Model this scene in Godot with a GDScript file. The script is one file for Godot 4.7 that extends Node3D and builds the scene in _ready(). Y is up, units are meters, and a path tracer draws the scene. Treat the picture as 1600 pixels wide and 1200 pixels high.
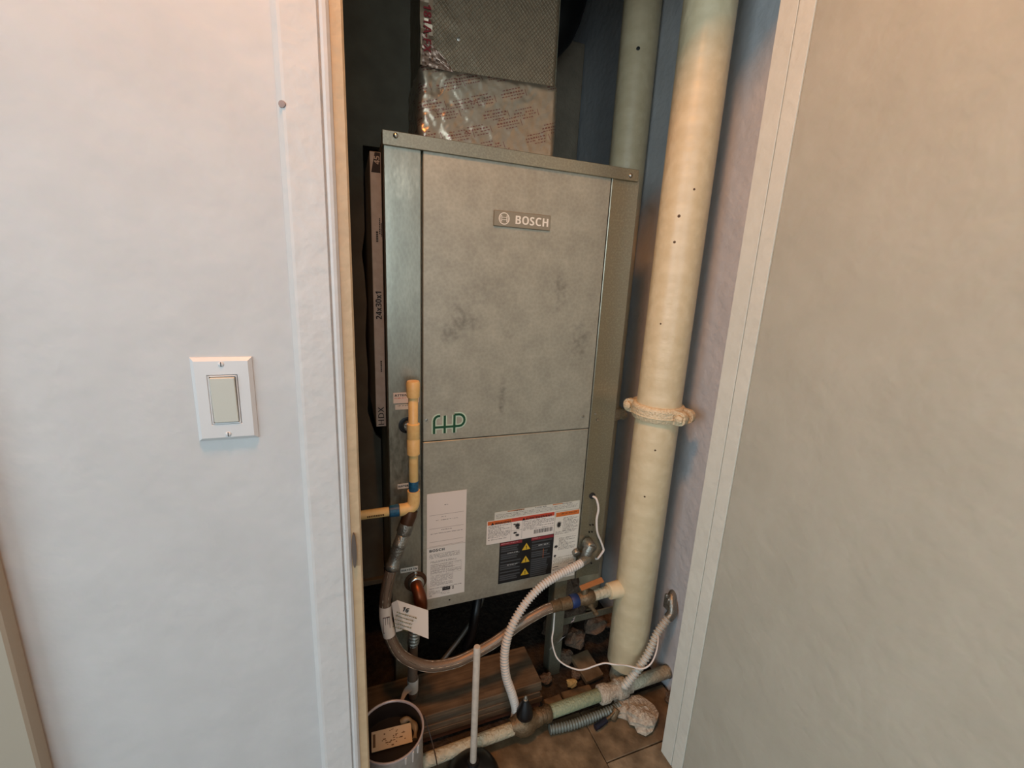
extends Node3D

func _ready():
	# ---- camera, sky, lights, exposure -------------------------------------
	var cam := Camera3D.new()
	cam.name = "camera"
	cam.fov = 82.321
	cam.near = 0.02
	cam.rotation_order = EULER_ORDER_YXZ
	cam.position = Vector3(0, 1.25, 0)
	cam.rotation = Vector3(-0.2311109, -0.3671205, 0.0481031)
	add_child(cam)
	cam.current = true
	var we := WorldEnvironment.new()
	we.name = "world_environment"
	var env := Environment.new()
	env.background_mode = Environment.BG_SKY
	var sky := Sky.new()
	var sm := ProceduralSkyMaterial.new()
	sm.sky_top_color = Color(0.55, 0.68, 0.85)
	sm.sky_horizon_color = Color(0.80, 0.86, 0.92)
	sm.ground_horizon_color = Color(0.80, 0.86, 0.92)
	sm.ground_bottom_color = Color(0.5, 0.5, 0.5)
	sky.sky_material = sm
	env.sky = sky
	env.tonemap_mode = Environment.TONE_MAPPER_LINEAR
	env.tonemap_exposure = 0.75
	env.sdfgi_enabled = true
	env.ssao_enabled = true
	env.ssil_enabled = true
	we.environment = env
	add_child(we)
	# daylight through the window in the left wall of the hall and the glazed opening behind the viewer
	daylight(Vector3(-2.36, 1.55, 1.15), Vector3(0, 1.55, 1.15), Vector2(2.0, 1.3), 6.5)
	daylight(Vector3(-0.70, 1.50, 2.36), Vector3(-0.70, 1.50, 0), Vector2(1.7, 1.4), 4.4)
	lamp(Vector3(-0.06, 2.46, -0.30), 2.6)

	make_materials()
	build_setting()
	build_switch()
	build_cabinet()
	build_filter()
	build_duct()
	build_stacks()
	build_water_side()
	build_conduits()
	build_floor_pipe()
	build_clutter()

func daylight(from: Vector3, to: Vector3, size: Vector2, power: float):
	var day := AreaLight3D.new()
	day.name = "window_daylight"
	day.area_size = size
	day.light_color = Color(0.87, 0.955, 1.0)
	day.light_energy = power
	day.area_range = 12.0
	day.shadow_enabled = true
	add_child(day, true)
	day.look_at_from_position(from, to)

# ---------------------------------------------------------------- lamp
func lamp(at: Vector3, power: float):
	var t = thing("ceiling_lamp", "round frosted flush ceiling lamp above the closet doorway", "lamp", at)
	var gm := StandardMaterial3D.new()
	gm.albedo_color = Color(0.9, 0.88, 0.82)
	gm.emission_enabled = true
	gm.emission = Color(1.0, 0.74, 0.46)
	gm.emission_energy_multiplier = 1.5
	var s := new_st()
	lathe(s, Vector3(0, -0.05, 0), Vector3.UP, [Vector2(0.0, 0), Vector2(0.07, 0.006), Vector2(0.12, 0.02), Vector2(0.14, 0.04)], 28)
	obj("glass_shade", s, gm, t)
	var s2 := new_st()
	lathe(s2, Vector3(0, -0.012, 0), Vector3.UP, [Vector2(0.14, 0.0), Vector2(0.15, 0.0), Vector2(0.15, 0.05), Vector2(0.0, 0.05)], 28)
	obj("base", s2, mat(Color(0.85, 0.85, 0.84), 0.5), t)
	var a := AreaLight3D.new()
	a.name = "lamp_light"
	a.area_size = Vector2(0.2, 0.2)
	a.light_color = Color(1.0, 0.66, 0.36)
	a.light_energy = power
	a.area_range = 10.0
	a.shadow_enabled = true
	t.add_child(a)
	a.position = Vector3(0, -0.06, 0)
	a.rotation = Vector3(-PI / 2, 0, 0)

# ---------------------------------------------------------------- node helpers
var taken := {}

func numbered(called: String) -> String:
	if not taken.has(called):
		taken[called] = 0
		return called
	taken[called] += 1
	return "%s_%03d" % [called, taken[called]]

func thing(called: String, label: String, category: String, at := Vector3.ZERO, group := "") -> Node3D:
	var o := Node3D.new()
	o.name = numbered(called)
	add_child(o)
	o.position = at
	tag(o, label, category, group)
	return o

func tag(o: Node, label: String, category := "", group := "", kind := ""):
	if label != "": o.set_meta("label", label)
	if category != "": o.set_meta("category", category)
	if group != "": o.set_meta("group", group)
	if kind != "": o.set_meta("kind", kind)

func obj(called: String, st: SurfaceTool, m: Material, parent: Node = null) -> MeshInstance3D:
	var o := MeshInstance3D.new()
	st.generate_tangents()
	o.mesh = st.commit()
	o.mesh.surface_set_material(0, m)
	if parent == null:
		o.name = numbered(called)
		add_child(o)
	else:
		o.name = called
		parent.add_child(o, true)
	return o

func struct(called: String, st: SurfaceTool, m: Material, label: String, category: String) -> MeshInstance3D:
	var o := obj(called, st, m)
	tag(o, label, category, "", "structure")
	return o

# ---------------------------------------------------------------- mesh helpers
func new_st() -> SurfaceTool:
	var st := SurfaceTool.new()
	st.begin(Mesh.PRIMITIVE_TRIANGLES)
	return st

func tri(st: SurfaceTool, a: Vector3, b: Vector3, c: Vector3, na: Vector3, nb: Vector3, nc: Vector3, ua := Vector2.ZERO, ub := Vector2.ZERO, uc := Vector2.ZERO):
	if (b - a).cross(c - a).dot(na + nb + nc) > 0.0:
		var t := b; b = c; c = t
		t = nb; nb = nc; nc = t
		var u := ub; ub = uc; uc = u
	st.set_normal(na); st.set_uv(ua); st.add_vertex(a)
	st.set_normal(nb); st.set_uv(ub); st.add_vertex(b)
	st.set_normal(nc); st.set_uv(uc); st.add_vertex(c)

func quad(st: SurfaceTool, a: Vector3, b: Vector3, c: Vector3, d: Vector3, n: Vector3, ua := Vector2(0, 1), ub := Vector2(1, 1), uc := Vector2(1, 0), ud := Vector2(0, 0)):
	tri(st, a, b, c, n, n, n, ua, ub, uc)
	tri(st, a, c, d, n, n, n, ua, uc, ud)

# box with chamfered edges; uv is planar over x and y of the box
func bx(st: SurfaceTool, lo: Vector3, hi: Vector3, bev := 0.0, xf := Transform3D.IDENTITY):
	var c := (lo + hi) / 2.0
	var h := (hi - lo) / 2.0
	bev = minf(bev, minf(h.x, minf(h.y, h.z)) * 0.9)
	var uvf = func(p: Vector3) -> Vector2: return Vector2((p.x - lo.x) / (hi.x - lo.x), (hi.y - p.y) / (hi.y - lo.y))
	for ax in 3:
		var u := (ax + 1) % 3
		var v := (ax + 2) % 3
		for s in [-1.0, 1.0]:
			var q := []
			for k in [[-1, -1], [1, -1], [1, 1], [-1, 1]]:
				var p := Vector3.ZERO
				p[ax] = s * h[ax]
				p[u] = k[0] * (h[u] - bev)
				p[v] = k[1] * (h[v] - bev)
				q.append(p + c)
			var n := Vector3.ZERO
			n[ax] = s
			quad(st, xf * q[0], xf * q[1], xf * q[2], xf * q[3], xf.basis * n, uvf.call(q[0]), uvf.call(q[1]), uvf.call(q[2]), uvf.call(q[3]))
	if bev <= 0.0:
		return
	for ax in 3:
		var u := (ax + 1) % 3
		var v := (ax + 2) % 3
		for su in [-1.0, 1.0]:
			for sv in [-1.0, 1.0]:
				var q := []
				for k in [[-1, 0], [1, 0], [1, 1], [-1, 1]]:
					var p := Vector3.ZERO
					p[ax] = k[0] * (h[ax] - bev)
					p[u] = su * (h[u] - (0.0 if k[1] == 0 else bev))
					p[v] = sv * (h[v] - (bev if k[1] == 0 else 0.0))
					q.append(p + c)
				var n := Vector3.ZERO
				n[u] = su; n[v] = sv
				n = n.normalized()
				quad(st, xf * q[0], xf * q[1], xf * q[2], xf * q[3], xf.basis * n, uvf.call(q[0]), uvf.call(q[1]), uvf.call(q[2]), uvf.call(q[3]))
	for sx in [-1.0, 1.0]:
		for sy in [-1.0, 1.0]:
			for sz in [-1.0, 1.0]:
				var s := Vector3(sx, sy, sz)
				var q := []
				for ax in 3:
					var p := s * (h - Vector3.ONE * bev)
					p[ax] = s[ax] * h[ax]
					q.append(p + c)
				var n := (xf.basis * s).normalized()
				tri(st, xf * q[0], xf * q[1], xf * q[2], n, n, n, uvf.call(q[0]), uvf.call(q[1]), uvf.call(q[2]))

func spline(p: Array, n: int) -> PackedVector3Array:
	var out := PackedVector3Array()
	for i in p.size() - 1:
		var a: Vector3 = p[maxi(i - 1, 0)]
		var b: Vector3 = p[i]
		var c: Vector3 = p[i + 1]
		var d: Vector3 = p[mini(i + 2, p.size() - 1)]
		for k in n:
			out.append(b.cubic_interpolate(c, a, d, float(k) / n))
	out.append(p[p.size() - 1])
	return out

func resample(p: PackedVector3Array, step: float) -> PackedVector3Array:
	var out := PackedVector3Array([p[0]])
	var left := step
	for i in p.size() - 1:
		var a := p[i]
		var b := p[i + 1]
		var l := a.distance_to(b)
		var at := 0.0
		while l - at >= left:
			at += left
			out.append(a.lerp(b, at / l))
			left = step
		left -= l - at
	out.append(p[p.size() - 1])
	return out

# tube along a path; rad is a number or a Callable(distance) -> radius
func tube(st: SurfaceTool, p: PackedVector3Array, rad, segs := 14, caps := true, vscale := 1.0):
	var n := p.size()
	var tan := []
	for i in n:
		tan.append((p[mini(i + 1, n - 1)] - p[maxi(i - 1, 0)]).normalized())
	var u: Vector3 = tan[0].cross(Vector3(0.31, 0.12, 0.94)).normalized()
	var rows := []
	var nrm := []
	var ds := []
	var dist := 0.0
	for i in n:
		if i > 0:
			dist += p[i].distance_to(p[i - 1])
		u = (u - tan[i] * u.dot(tan[i])).normalized()
		var w: Vector3 = tan[i].cross(u)
		var r: float = rad.call(dist) if rad is Callable else rad
		var slope := 0.0
		if rad is Callable:
			slope = (rad.call(dist + 0.0003) - rad.call(dist - 0.0003)) / 0.0006
		var row := []
		var nr := []
		for k in segs + 1:
			var a := TAU * k / segs
			var d := u * cos(a) + w * sin(a)
			row.append(p[i] + d * r)
			nr.append((d - tan[i] * slope).normalized())
		rows.append(row); nrm.append(nr); ds.append(dist * vscale)
	for i in n - 1:
		for k in segs:
			var u0 := float(k) / segs
			var u1 := float(k + 1) / segs
			tri(st, rows[i][k], rows[i][k + 1], rows[i + 1][k + 1], nrm[i][k], nrm[i][k + 1], nrm[i + 1][k + 1], Vector2(u0, ds[i]), Vector2(u1, ds[i]), Vector2(u1, ds[i + 1]))
			tri(st, rows[i][k], rows[i + 1][k + 1], rows[i + 1][k], nrm[i][k], nrm[i + 1][k + 1], nrm[i + 1][k], Vector2(u0, ds[i]), Vector2(u1, ds[i + 1]), Vector2(u0, ds[i + 1]))
	if caps:
		for e in [0, n - 1]:
			var nn: Vector3 = -tan[0] if e == 0 else tan[n - 1]
			for k in segs:
				tri(st, p[e], rows[e][k], rows[e][k + 1], nn, nn, nn)

func basis_along(axis: Vector3) -> Basis:
	var y := axis.normalized()
	var h := Vector3.RIGHT if absf(y.x) < 0.8 else Vector3.BACK
	var x := h.cross(y).normalized()
	return Basis(x, y, x.cross(y))

# profile of Vector2(radius, height) turned round the axis through base; hard edges between its pieces when they bend
func lathe(st: SurfaceTool, base: Vector3, axis: Vector3, prof: Array, segs := 20, sharp := 0.6):
	var B := basis_along(axis)
	var ns := []
	for i in prof.size() - 1:
		var d: Vector2 = prof[i + 1] - prof[i]
		ns.append(Vector2(d.y, -d.x).normalized())
	# which side is outward is settled by the winding of the profile: rising profiles face outward
	for i in prof.size() - 1:
		var n0: Vector2 = ns[i]
		var n1: Vector2 = ns[i]
		if i > 0 and ns[i - 1].dot(ns[i]) > sharp: n0 = (ns[i - 1] + ns[i]).normalized()
		if i < ns.size() - 1 and ns[i + 1].dot(ns[i]) > sharp: n1 = (ns[i + 1] + ns[i]).normalized()
		for k in segs:
			var q := []
			var m := []
			var uv := []
			for e in [[0, 0], [1, 0], [1, 1], [0, 1]]:
				var a: float = TAU * (k + e[0]) / segs
				var dir := B.x * cos(a) + B.z * sin(a)
				var pr: Vector2 = prof[i + e[1]]
				var nn: Vector2 = n0 if e[1] == 0 else n1
				q.append(base + dir * pr.x + B.y * pr.y)
				m.append(dir * nn.x + B.y * nn.y)
				uv.append(Vector2(float(k + e[0]) / segs, pr.y))
			if prof[i].x > 0.00001:
				tri(st, q[0], q[1], q[2], m[0], m[1], m[2], uv[0], uv[1], uv[2])
			if prof[i + 1].x > 0.00001:
				tri(st, q[0], q[2], q[3], m[0], m[2], m[3], uv[0], uv[2], uv[3])
			elif prof[i].x > 0.00001 and prof[i + 1].x <= 0.00001:
				pass

func cyl(st: SurfaceTool, a: Vector3, b: Vector3, r: float, segs := 18, bev := 0.0008):
	var l := a.distance_to(b)
	lathe(st, a, b - a, [Vector2(0, 0), Vector2(r - bev, 0), Vector2(r, bev), Vector2(r, l - bev), Vector2(r - bev, l), Vector2(0, l)], segs)

func prism(st: SurfaceTool, poly: PackedVector2Array, z0: float, z1: float, xf := Transform3D.IDENTITY):
	var idx := Geometry2D.triangulate_polygon(poly)
	for s in [[z1, 1.0], [z0, -1.0]]:
		var n: Vector3 = xf.basis * Vector3(0, 0, s[1])
		for i in range(0, idx.size(), 3):
			var q := []
			for k in 3:
				var v := poly[idx[i + k]]
				q.append(xf * Vector3(v.x, v.y, s[0]))
			tri(st, q[0], q[1], q[2], n, n, n, poly[idx[i]], poly[idx[i + 1]], poly[idx[i + 2]])
	var cw := 1.0 if Geometry2D.is_polygon_clockwise(poly) else -1.0
	for i in poly.size():
		var a := poly[i]
		var b := poly[(i + 1) % poly.size()]
		var d := (b - a).normalized()
		var n2 := Vector2(-d.y, d.x) * cw
		quad(st, xf * Vector3(a.x, a.y, z0), xf * Vector3(b.x, b.y, z0), xf * Vector3(b.x, b.y, z1), xf * Vector3(a.x, a.y, z1), xf.basis * Vector3(n2.x, n2.y, 0))

# flat ribbon print in the x-y plane at height z, mitred at its bends
func ribbon(st: SurfaceTool, pts: Array, w: float, z: float):
	var h := w / 2.0
	var off := []
	for i in pts.size():
		var p: Vector2 = pts[i]
		var d0: Vector2 = (p - pts[maxi(i - 1, 0)]).normalized()
		var d1: Vector2 = (pts[mini(i + 1, pts.size() - 1)] - p).normalized()
		var d := (d0 + d1).normalized()
		var k := 1.0
		if i > 0 and i < pts.size() - 1: k = 1.0 / maxf(d.dot(d1), 0.5)
		off.append(Vector2(-d.y, d.x) * h * k)
	for i in pts.size() - 1:
		var a: Vector2 = pts[i]
		var b: Vector2 = pts[i + 1]
		var q := [a + off[i], b + off[i + 1], b - off[i + 1], a - off[i]]
		quad(st, Vector3(q[0].x, q[0].y, z), Vector3(q[1].x, q[1].y, z), Vector3(q[2].x, q[2].y, z), Vector3(q[3].x, q[3].y, z), Vector3.BACK)

func rock(st: SurfaceTool, c: Vector3, s: Vector3, sd: int, rough := 0.35):
	var r := RandomNumberGenerator.new()
	r.seed = sd
	var nz := FastNoiseLite.new()
	nz.seed = sd
	nz.frequency = 0.9
	var rows := 9
	var cols := 13
	var turn := Basis(Vector3(r.randf_range(-1, 1), r.randf_range(-1, 1), 0.3).normalized(), r.randf() * 3.0)
	var P := []
	for i in rows + 1:
		var row := []
		for k in cols:
			var th := PI * i / rows
			var ph := TAU * k / cols
			var d := Vector3(sin(th) * cos(ph), cos(th), sin(th) * sin(ph))
			var e := turn * d
			var m := 1.0 / pow(pow(absf(e.x), 5.0) + pow(absf(e.y), 5.0) + pow(absf(e.z), 5.0), 0.2)
			m *= 1.0 + rough * nz.get_noise_3dv(d * 1.4) + rough * 0.5 * nz.get_noise_3dv(d * 4.0)
			row.append(c + d * m * s * 0.85)
		P.append(row)
	for i in rows:
		for k in cols:
			var k2 := (k + 1) % cols
			var a: Vector3 = P[i][k]
			var b: Vector3 = P[i][k2]
			var d: Vector3 = P[i + 1][k2]
			var e: Vector3 = P[i + 1][k]
			for t in [[a, b, d], [a, d, e]]:
				var n: Vector3 = (t[1] - t[0]).cross(t[2] - t[0])
				if n.length() < 1e-12: continue
				n = n.normalized()
				if n.dot((t[0] + t[1] + t[2]) / 3.0 - c) < 0: n = -n
				tri(st, t[0], t[1], t[2], n, n, n)

func txt(s: String, cap: float, m: Material, parent: Node, xf: Transform3D, called := "lettering", bold := false, squeeze := 1.0, serif := false):
	var tm := TextMesh.new()
	var f := SystemFont.new()
	f.font_names = PackedStringArray(["Droid Serif" if serif else "Droid Sans"])
	if bold: f.font_weight = 700
	tm.font = f
	tm.text = s
	tm.font_size = 64
	tm.pixel_size = cap / (64.0 * 0.714)
	tm.depth = 0.0006
	tm.material = m
	var o := MeshInstance3D.new()
	o.mesh = tm
	o.name = called
	parent.add_child(o, true)
	o.transform = xf * Transform3D(Basis.from_scale(Vector3(squeeze, 1, 1)), Vector3.ZERO)
	return o

func at(x: float, y: float, z: float, rot := 0.0) -> Transform3D:
	return Transform3D(Basis(Vector3.BACK, rot), Vector3(x, y, z))

# ---------------------------------------------------------------- materials
var M := {}

func mat(c: Color, rough := 0.6, metal := 0.0) -> StandardMaterial3D:
	var m := StandardMaterial3D.new()
	m.albedo_color = c
	m.roughness = rough
	m.metallic = metal
	return m

func noise_tex(freq: float, lo: Color, hi: Color, sd: int, size := 512, type := FastNoiseLite.TYPE_SIMPLEX_SMOOTH, oct := 4) -> NoiseTexture2D:
	var t := NoiseTexture2D.new()
	t.width = size; t.height = size
	t.seamless = true
	var n := FastNoiseLite.new()
	n.noise_type = type
	n.frequency = freq
	n.seed = sd
	n.fractal_octaves = oct
	t.noise = n
	var g := Gradient.new()
	g.set_color(0, lo); g.set_color(1, hi)
	t.color_ramp = g
	return t

func bump_tex(freq: float, strength: float, sd: int, size := 512, type := FastNoiseLite.TYPE_SIMPLEX_SMOOTH, oct := 4) -> NoiseTexture2D:
	var t := NoiseTexture2D.new()
	t.width = size; t.height = size
	t.seamless = true
	t.as_normal_map = true
	t.bump_strength = strength
	var n := FastNoiseLite.new()
	n.noise_type = type
	n.frequency = freq
	n.seed = sd
	n.fractal_octaves = oct
	t.noise = n
	return t

func tri_mat(alb: Texture2D, nrm: Texture2D, scale: float, rough := 0.6, metal := 0.0, tint := Color.WHITE, nscale := 1.0) -> StandardMaterial3D:
	var m := mat(tint, rough, metal)
	m.uv1_triplanar = true
	m.uv1_scale = Vector3.ONE * scale
	if alb: m.albedo_texture = alb
	if nrm:
		m.normal_enabled = true
		m.normal_texture = nrm
		m.normal_scale = nscale
	return m

func make_materials():
	var paint_bump := bump_tex(0.03, 3.0, 3)
	var fine := bump_tex(0.06, 4.0, 11)
	M.wall = tri_mat(noise_tex(0.01, Color(0.715, 0.71, 0.70), Color(0.745, 0.74, 0.73), 2), paint_bump, 1.6, 0.55, 0.0, Color.WHITE, 0.15)
	M.trim = tri_mat(noise_tex(0.01, Color(0.745, 0.735, 0.72), Color(0.775, 0.765, 0.75), 5), paint_bump, 2.0, 0.42, 0.0, Color.WHITE, 0.25)
	M.jamb_edge = tri_mat(noise_tex(0.02, Color(0.68, 0.585, 0.46), Color(0.73, 0.635, 0.505), 6), paint_bump, 3.0, 0.5, 0.0, Color.WHITE, 0.3)
	M.jamb_right = tri_mat(noise_tex(0.01, Color(0.80, 0.80, 0.75), Color(0.83, 0.83, 0.78), 7), paint_bump, 2.0, 0.45, 0.0, Color.WHITE, 0.25)
	M.door = tri_mat(noise_tex(0.008, Color(0.665, 0.655, 0.595), Color(0.695, 0.685, 0.625), 8), paint_bump, 1.2, 0.5, 0.0, Color.WHITE, 0.2)
	M.closet_wall = tri_mat(noise_tex(0.01, Color(0.73, 0.74, 0.75), Color(0.775, 0.78, 0.785), 9), paint_bump, 1.6, 0.65, 0.0, Color.WHITE, 0.6)
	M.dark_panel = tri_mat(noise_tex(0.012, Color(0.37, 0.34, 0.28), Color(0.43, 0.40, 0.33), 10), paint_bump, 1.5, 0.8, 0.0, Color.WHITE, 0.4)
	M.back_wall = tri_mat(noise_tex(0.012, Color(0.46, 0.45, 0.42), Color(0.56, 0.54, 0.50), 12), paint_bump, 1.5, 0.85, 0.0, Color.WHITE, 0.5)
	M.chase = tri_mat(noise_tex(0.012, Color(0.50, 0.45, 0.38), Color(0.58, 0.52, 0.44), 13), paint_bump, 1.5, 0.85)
	M.ceiling = mat(Color(0.86, 0.86, 0.85), 0.8)
	# galvanised steel: fine spangle
	var spangle := noise_tex(0.09, Color(0.60, 0.59, 0.54), Color(0.71, 0.70, 0.63), 21, 1024, FastNoiseLite.TYPE_CELLULAR, 2)
	M.galv = tri_mat(spangle, bump_tex(0.006, 2.0, 22, 512), 2.2, 0.34, 0.85, Color(0.97, 0.97, 0.95), 0.3)
	M.galv_dull = tri_mat(spangle, fine, 2.2, 0.55, 0.7, Color(0.8, 0.8, 0.76), 0.3)
	M.steel = mat(Color(0.72, 0.71, 0.68), 0.28, 1.0)
	M.zinc = tri_mat(noise_tex(0.05, Color(0.48, 0.48, 0.45), Color(0.66, 0.65, 0.61), 23), fine, 6.0, 0.4, 0.8)
	M.black = mat(Color(0.025, 0.025, 0.025), 0.6)
	M.rubber = mat(Color(0.03, 0.03, 0.035), 0.4)
	M.plate = mat(Color(0.60, 0.57, 0.50), 0.4, 0.6)
	M.plate_light = mat(Color(0.92, 0.91, 0.87), 0.35, 0.2)
	M.ink = mat(Color(0.05, 0.05, 0.05), 0.7)
	M.red_ink = mat(Color(0.50, 0.07, 0.09), 0.6)
	M.green = mat(Color(0.01, 0.27, 0.15), 0.5)
	M.green_edge = mat(Color(0.72, 0.80, 0.72), 0.5)
	M.paper = mat(Color(0.86, 0.82, 0.77), 0.75)
	M.cpvc = tri_mat(noise_tex(0.02, Color(0.86, 0.70, 0.44), Color(0.91, 0.77, 0.52), 24), null, 6.0, 0.4)
	M.primer = tri_mat(noise_tex(0.03, Color(0.03, 0.20, 0.33), Color(0.10, 0.42, 0.55), 25), null, 8.0, 0.45)
	M.blue_tape = mat(Color(0.06, 0.16, 0.34), 0.5)
	M.brass = tri_mat(noise_tex(0.03, Color(0.34, 0.28, 0.20), Color(0.52, 0.44, 0.33), 26), fine, 8.0, 0.48, 0.55)
	M.bronze = mat(Color(0.32, 0.22, 0.15), 0.45, 0.6)
	M.copper = mat(Color(0.45, 0.25, 0.15), 0.4, 0.8)
	M.orange = mat(Color(0.58, 0.37, 0.20), 0.55)
	M.stack = tri_mat(noise_tex(0.015, Color(0.79, 0.71, 0.56), Color(0.86, 0.79, 0.65), 27), bump_tex(0.02, 5.0, 28), 3.0, 0.38, 0.0, Color.WHITE, 0.35)
	M.stack_chalky = tri_mat(noise_tex(0.05, Color(0.74, 0.64, 0.48), Color(0.90, 0.84, 0.72), 29), bump_tex(0.05, 8.0, 30), 6.0, 0.6)
	M.conduit = mat(Color(0.80, 0.77, 0.73), 0.42)
	M.flex_steel = mat(Color(0.76, 0.74, 0.69), 0.45, 0.15)
	M.white_wire = mat(Color(0.86, 0.82, 0.78), 0.4)
	M.grime_pipe = tri_mat(noise_tex(0.02, Color(0.62, 0.59, 0.50), Color(0.80, 0.76, 0.65), 31), bump_tex(0.04, 8.0, 32), 5.0, 0.6)
	M.verdigris = tri_mat(noise_tex(0.03, Color(0.42, 0.47, 0.38), Color(0.62, 0.62, 0.48), 33), bump_tex(0.05, 8.0, 34), 6.0, 0.65)
	M.plaster = tri_mat(noise_tex(0.03, Color(0.52, 0.46, 0.40), Color(0.80, 0.75, 0.66), 35), bump_tex(0.05, 10.0, 36), 6.0, 0.9)
	M.rubble = tri_mat(noise_tex(0.03, Color(0.30, 0.24, 0.19), Color(0.50, 0.42, 0.34), 37), bump_tex(0.05, 10.0, 38), 6.0, 0.95)
	M.concrete = tri_mat(noise_tex(0.02, Color(0.16, 0.13, 0.10), Color(0.30, 0.25, 0.20), 39), bump_tex(0.04, 8.0, 40), 3.0, 0.95)
	var tv := noise_tex(0.014, Color(0.33, 0.28, 0.21), Color(0.58, 0.51, 0.41), 41, 512, FastNoiseLite.TYPE_SIMPLEX, 5)
	for k in 3:
		M["tile%d" % k] = tri_mat(tv, fine, 1.7, 0.42, 0.0, [Color(0.96, 0.95, 0.94), Color.WHITE, Color(0.93, 0.90, 0.87)][k], 0.2)
	M.wood = wood_mat(Color(0.31, 0.255, 0.19), Color(0.45, 0.37, 0.28), 5)
	M.wood_red = wood_mat(Color(0.32, 0.20, 0.14), Color(0.44, 0.28, 0.19), 6)
	M.card = mat(Color(0.80, 0.74, 0.64), 0.85)
	M.white_plastic = mat(Color(0.78, 0.78, 0.775), 0.35)
	M.rocker = mat(Color(0.74, 0.735, 0.69), 0.3)
	M.return_paint = mat(Color(0.62, 0.585, 0.52), 0.6)

func wood_mat(a: Color, b: Color, sd: int) -> StandardMaterial3D:
	var im := Image.create(256, 256, false, Image.FORMAT_RGB8)
	var n := FastNoiseLite.new()
	n.seed = sd
	n.frequency = 0.02
	for y in 256:
		for x in 256:
			var v := n.get_noise_2d(x * 0.25, y * 5.0) * 0.7 + n.get_noise_2d(x * 0.8, y * 1.2) * 0.5
			im.set_pixel(x, y, a.lerp(b, clampf(0.5 + v, 0, 1)))
	var m := tri_mat(ImageTexture.create_from_image(im), null, 3.0, 0.75)
	return m

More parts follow.
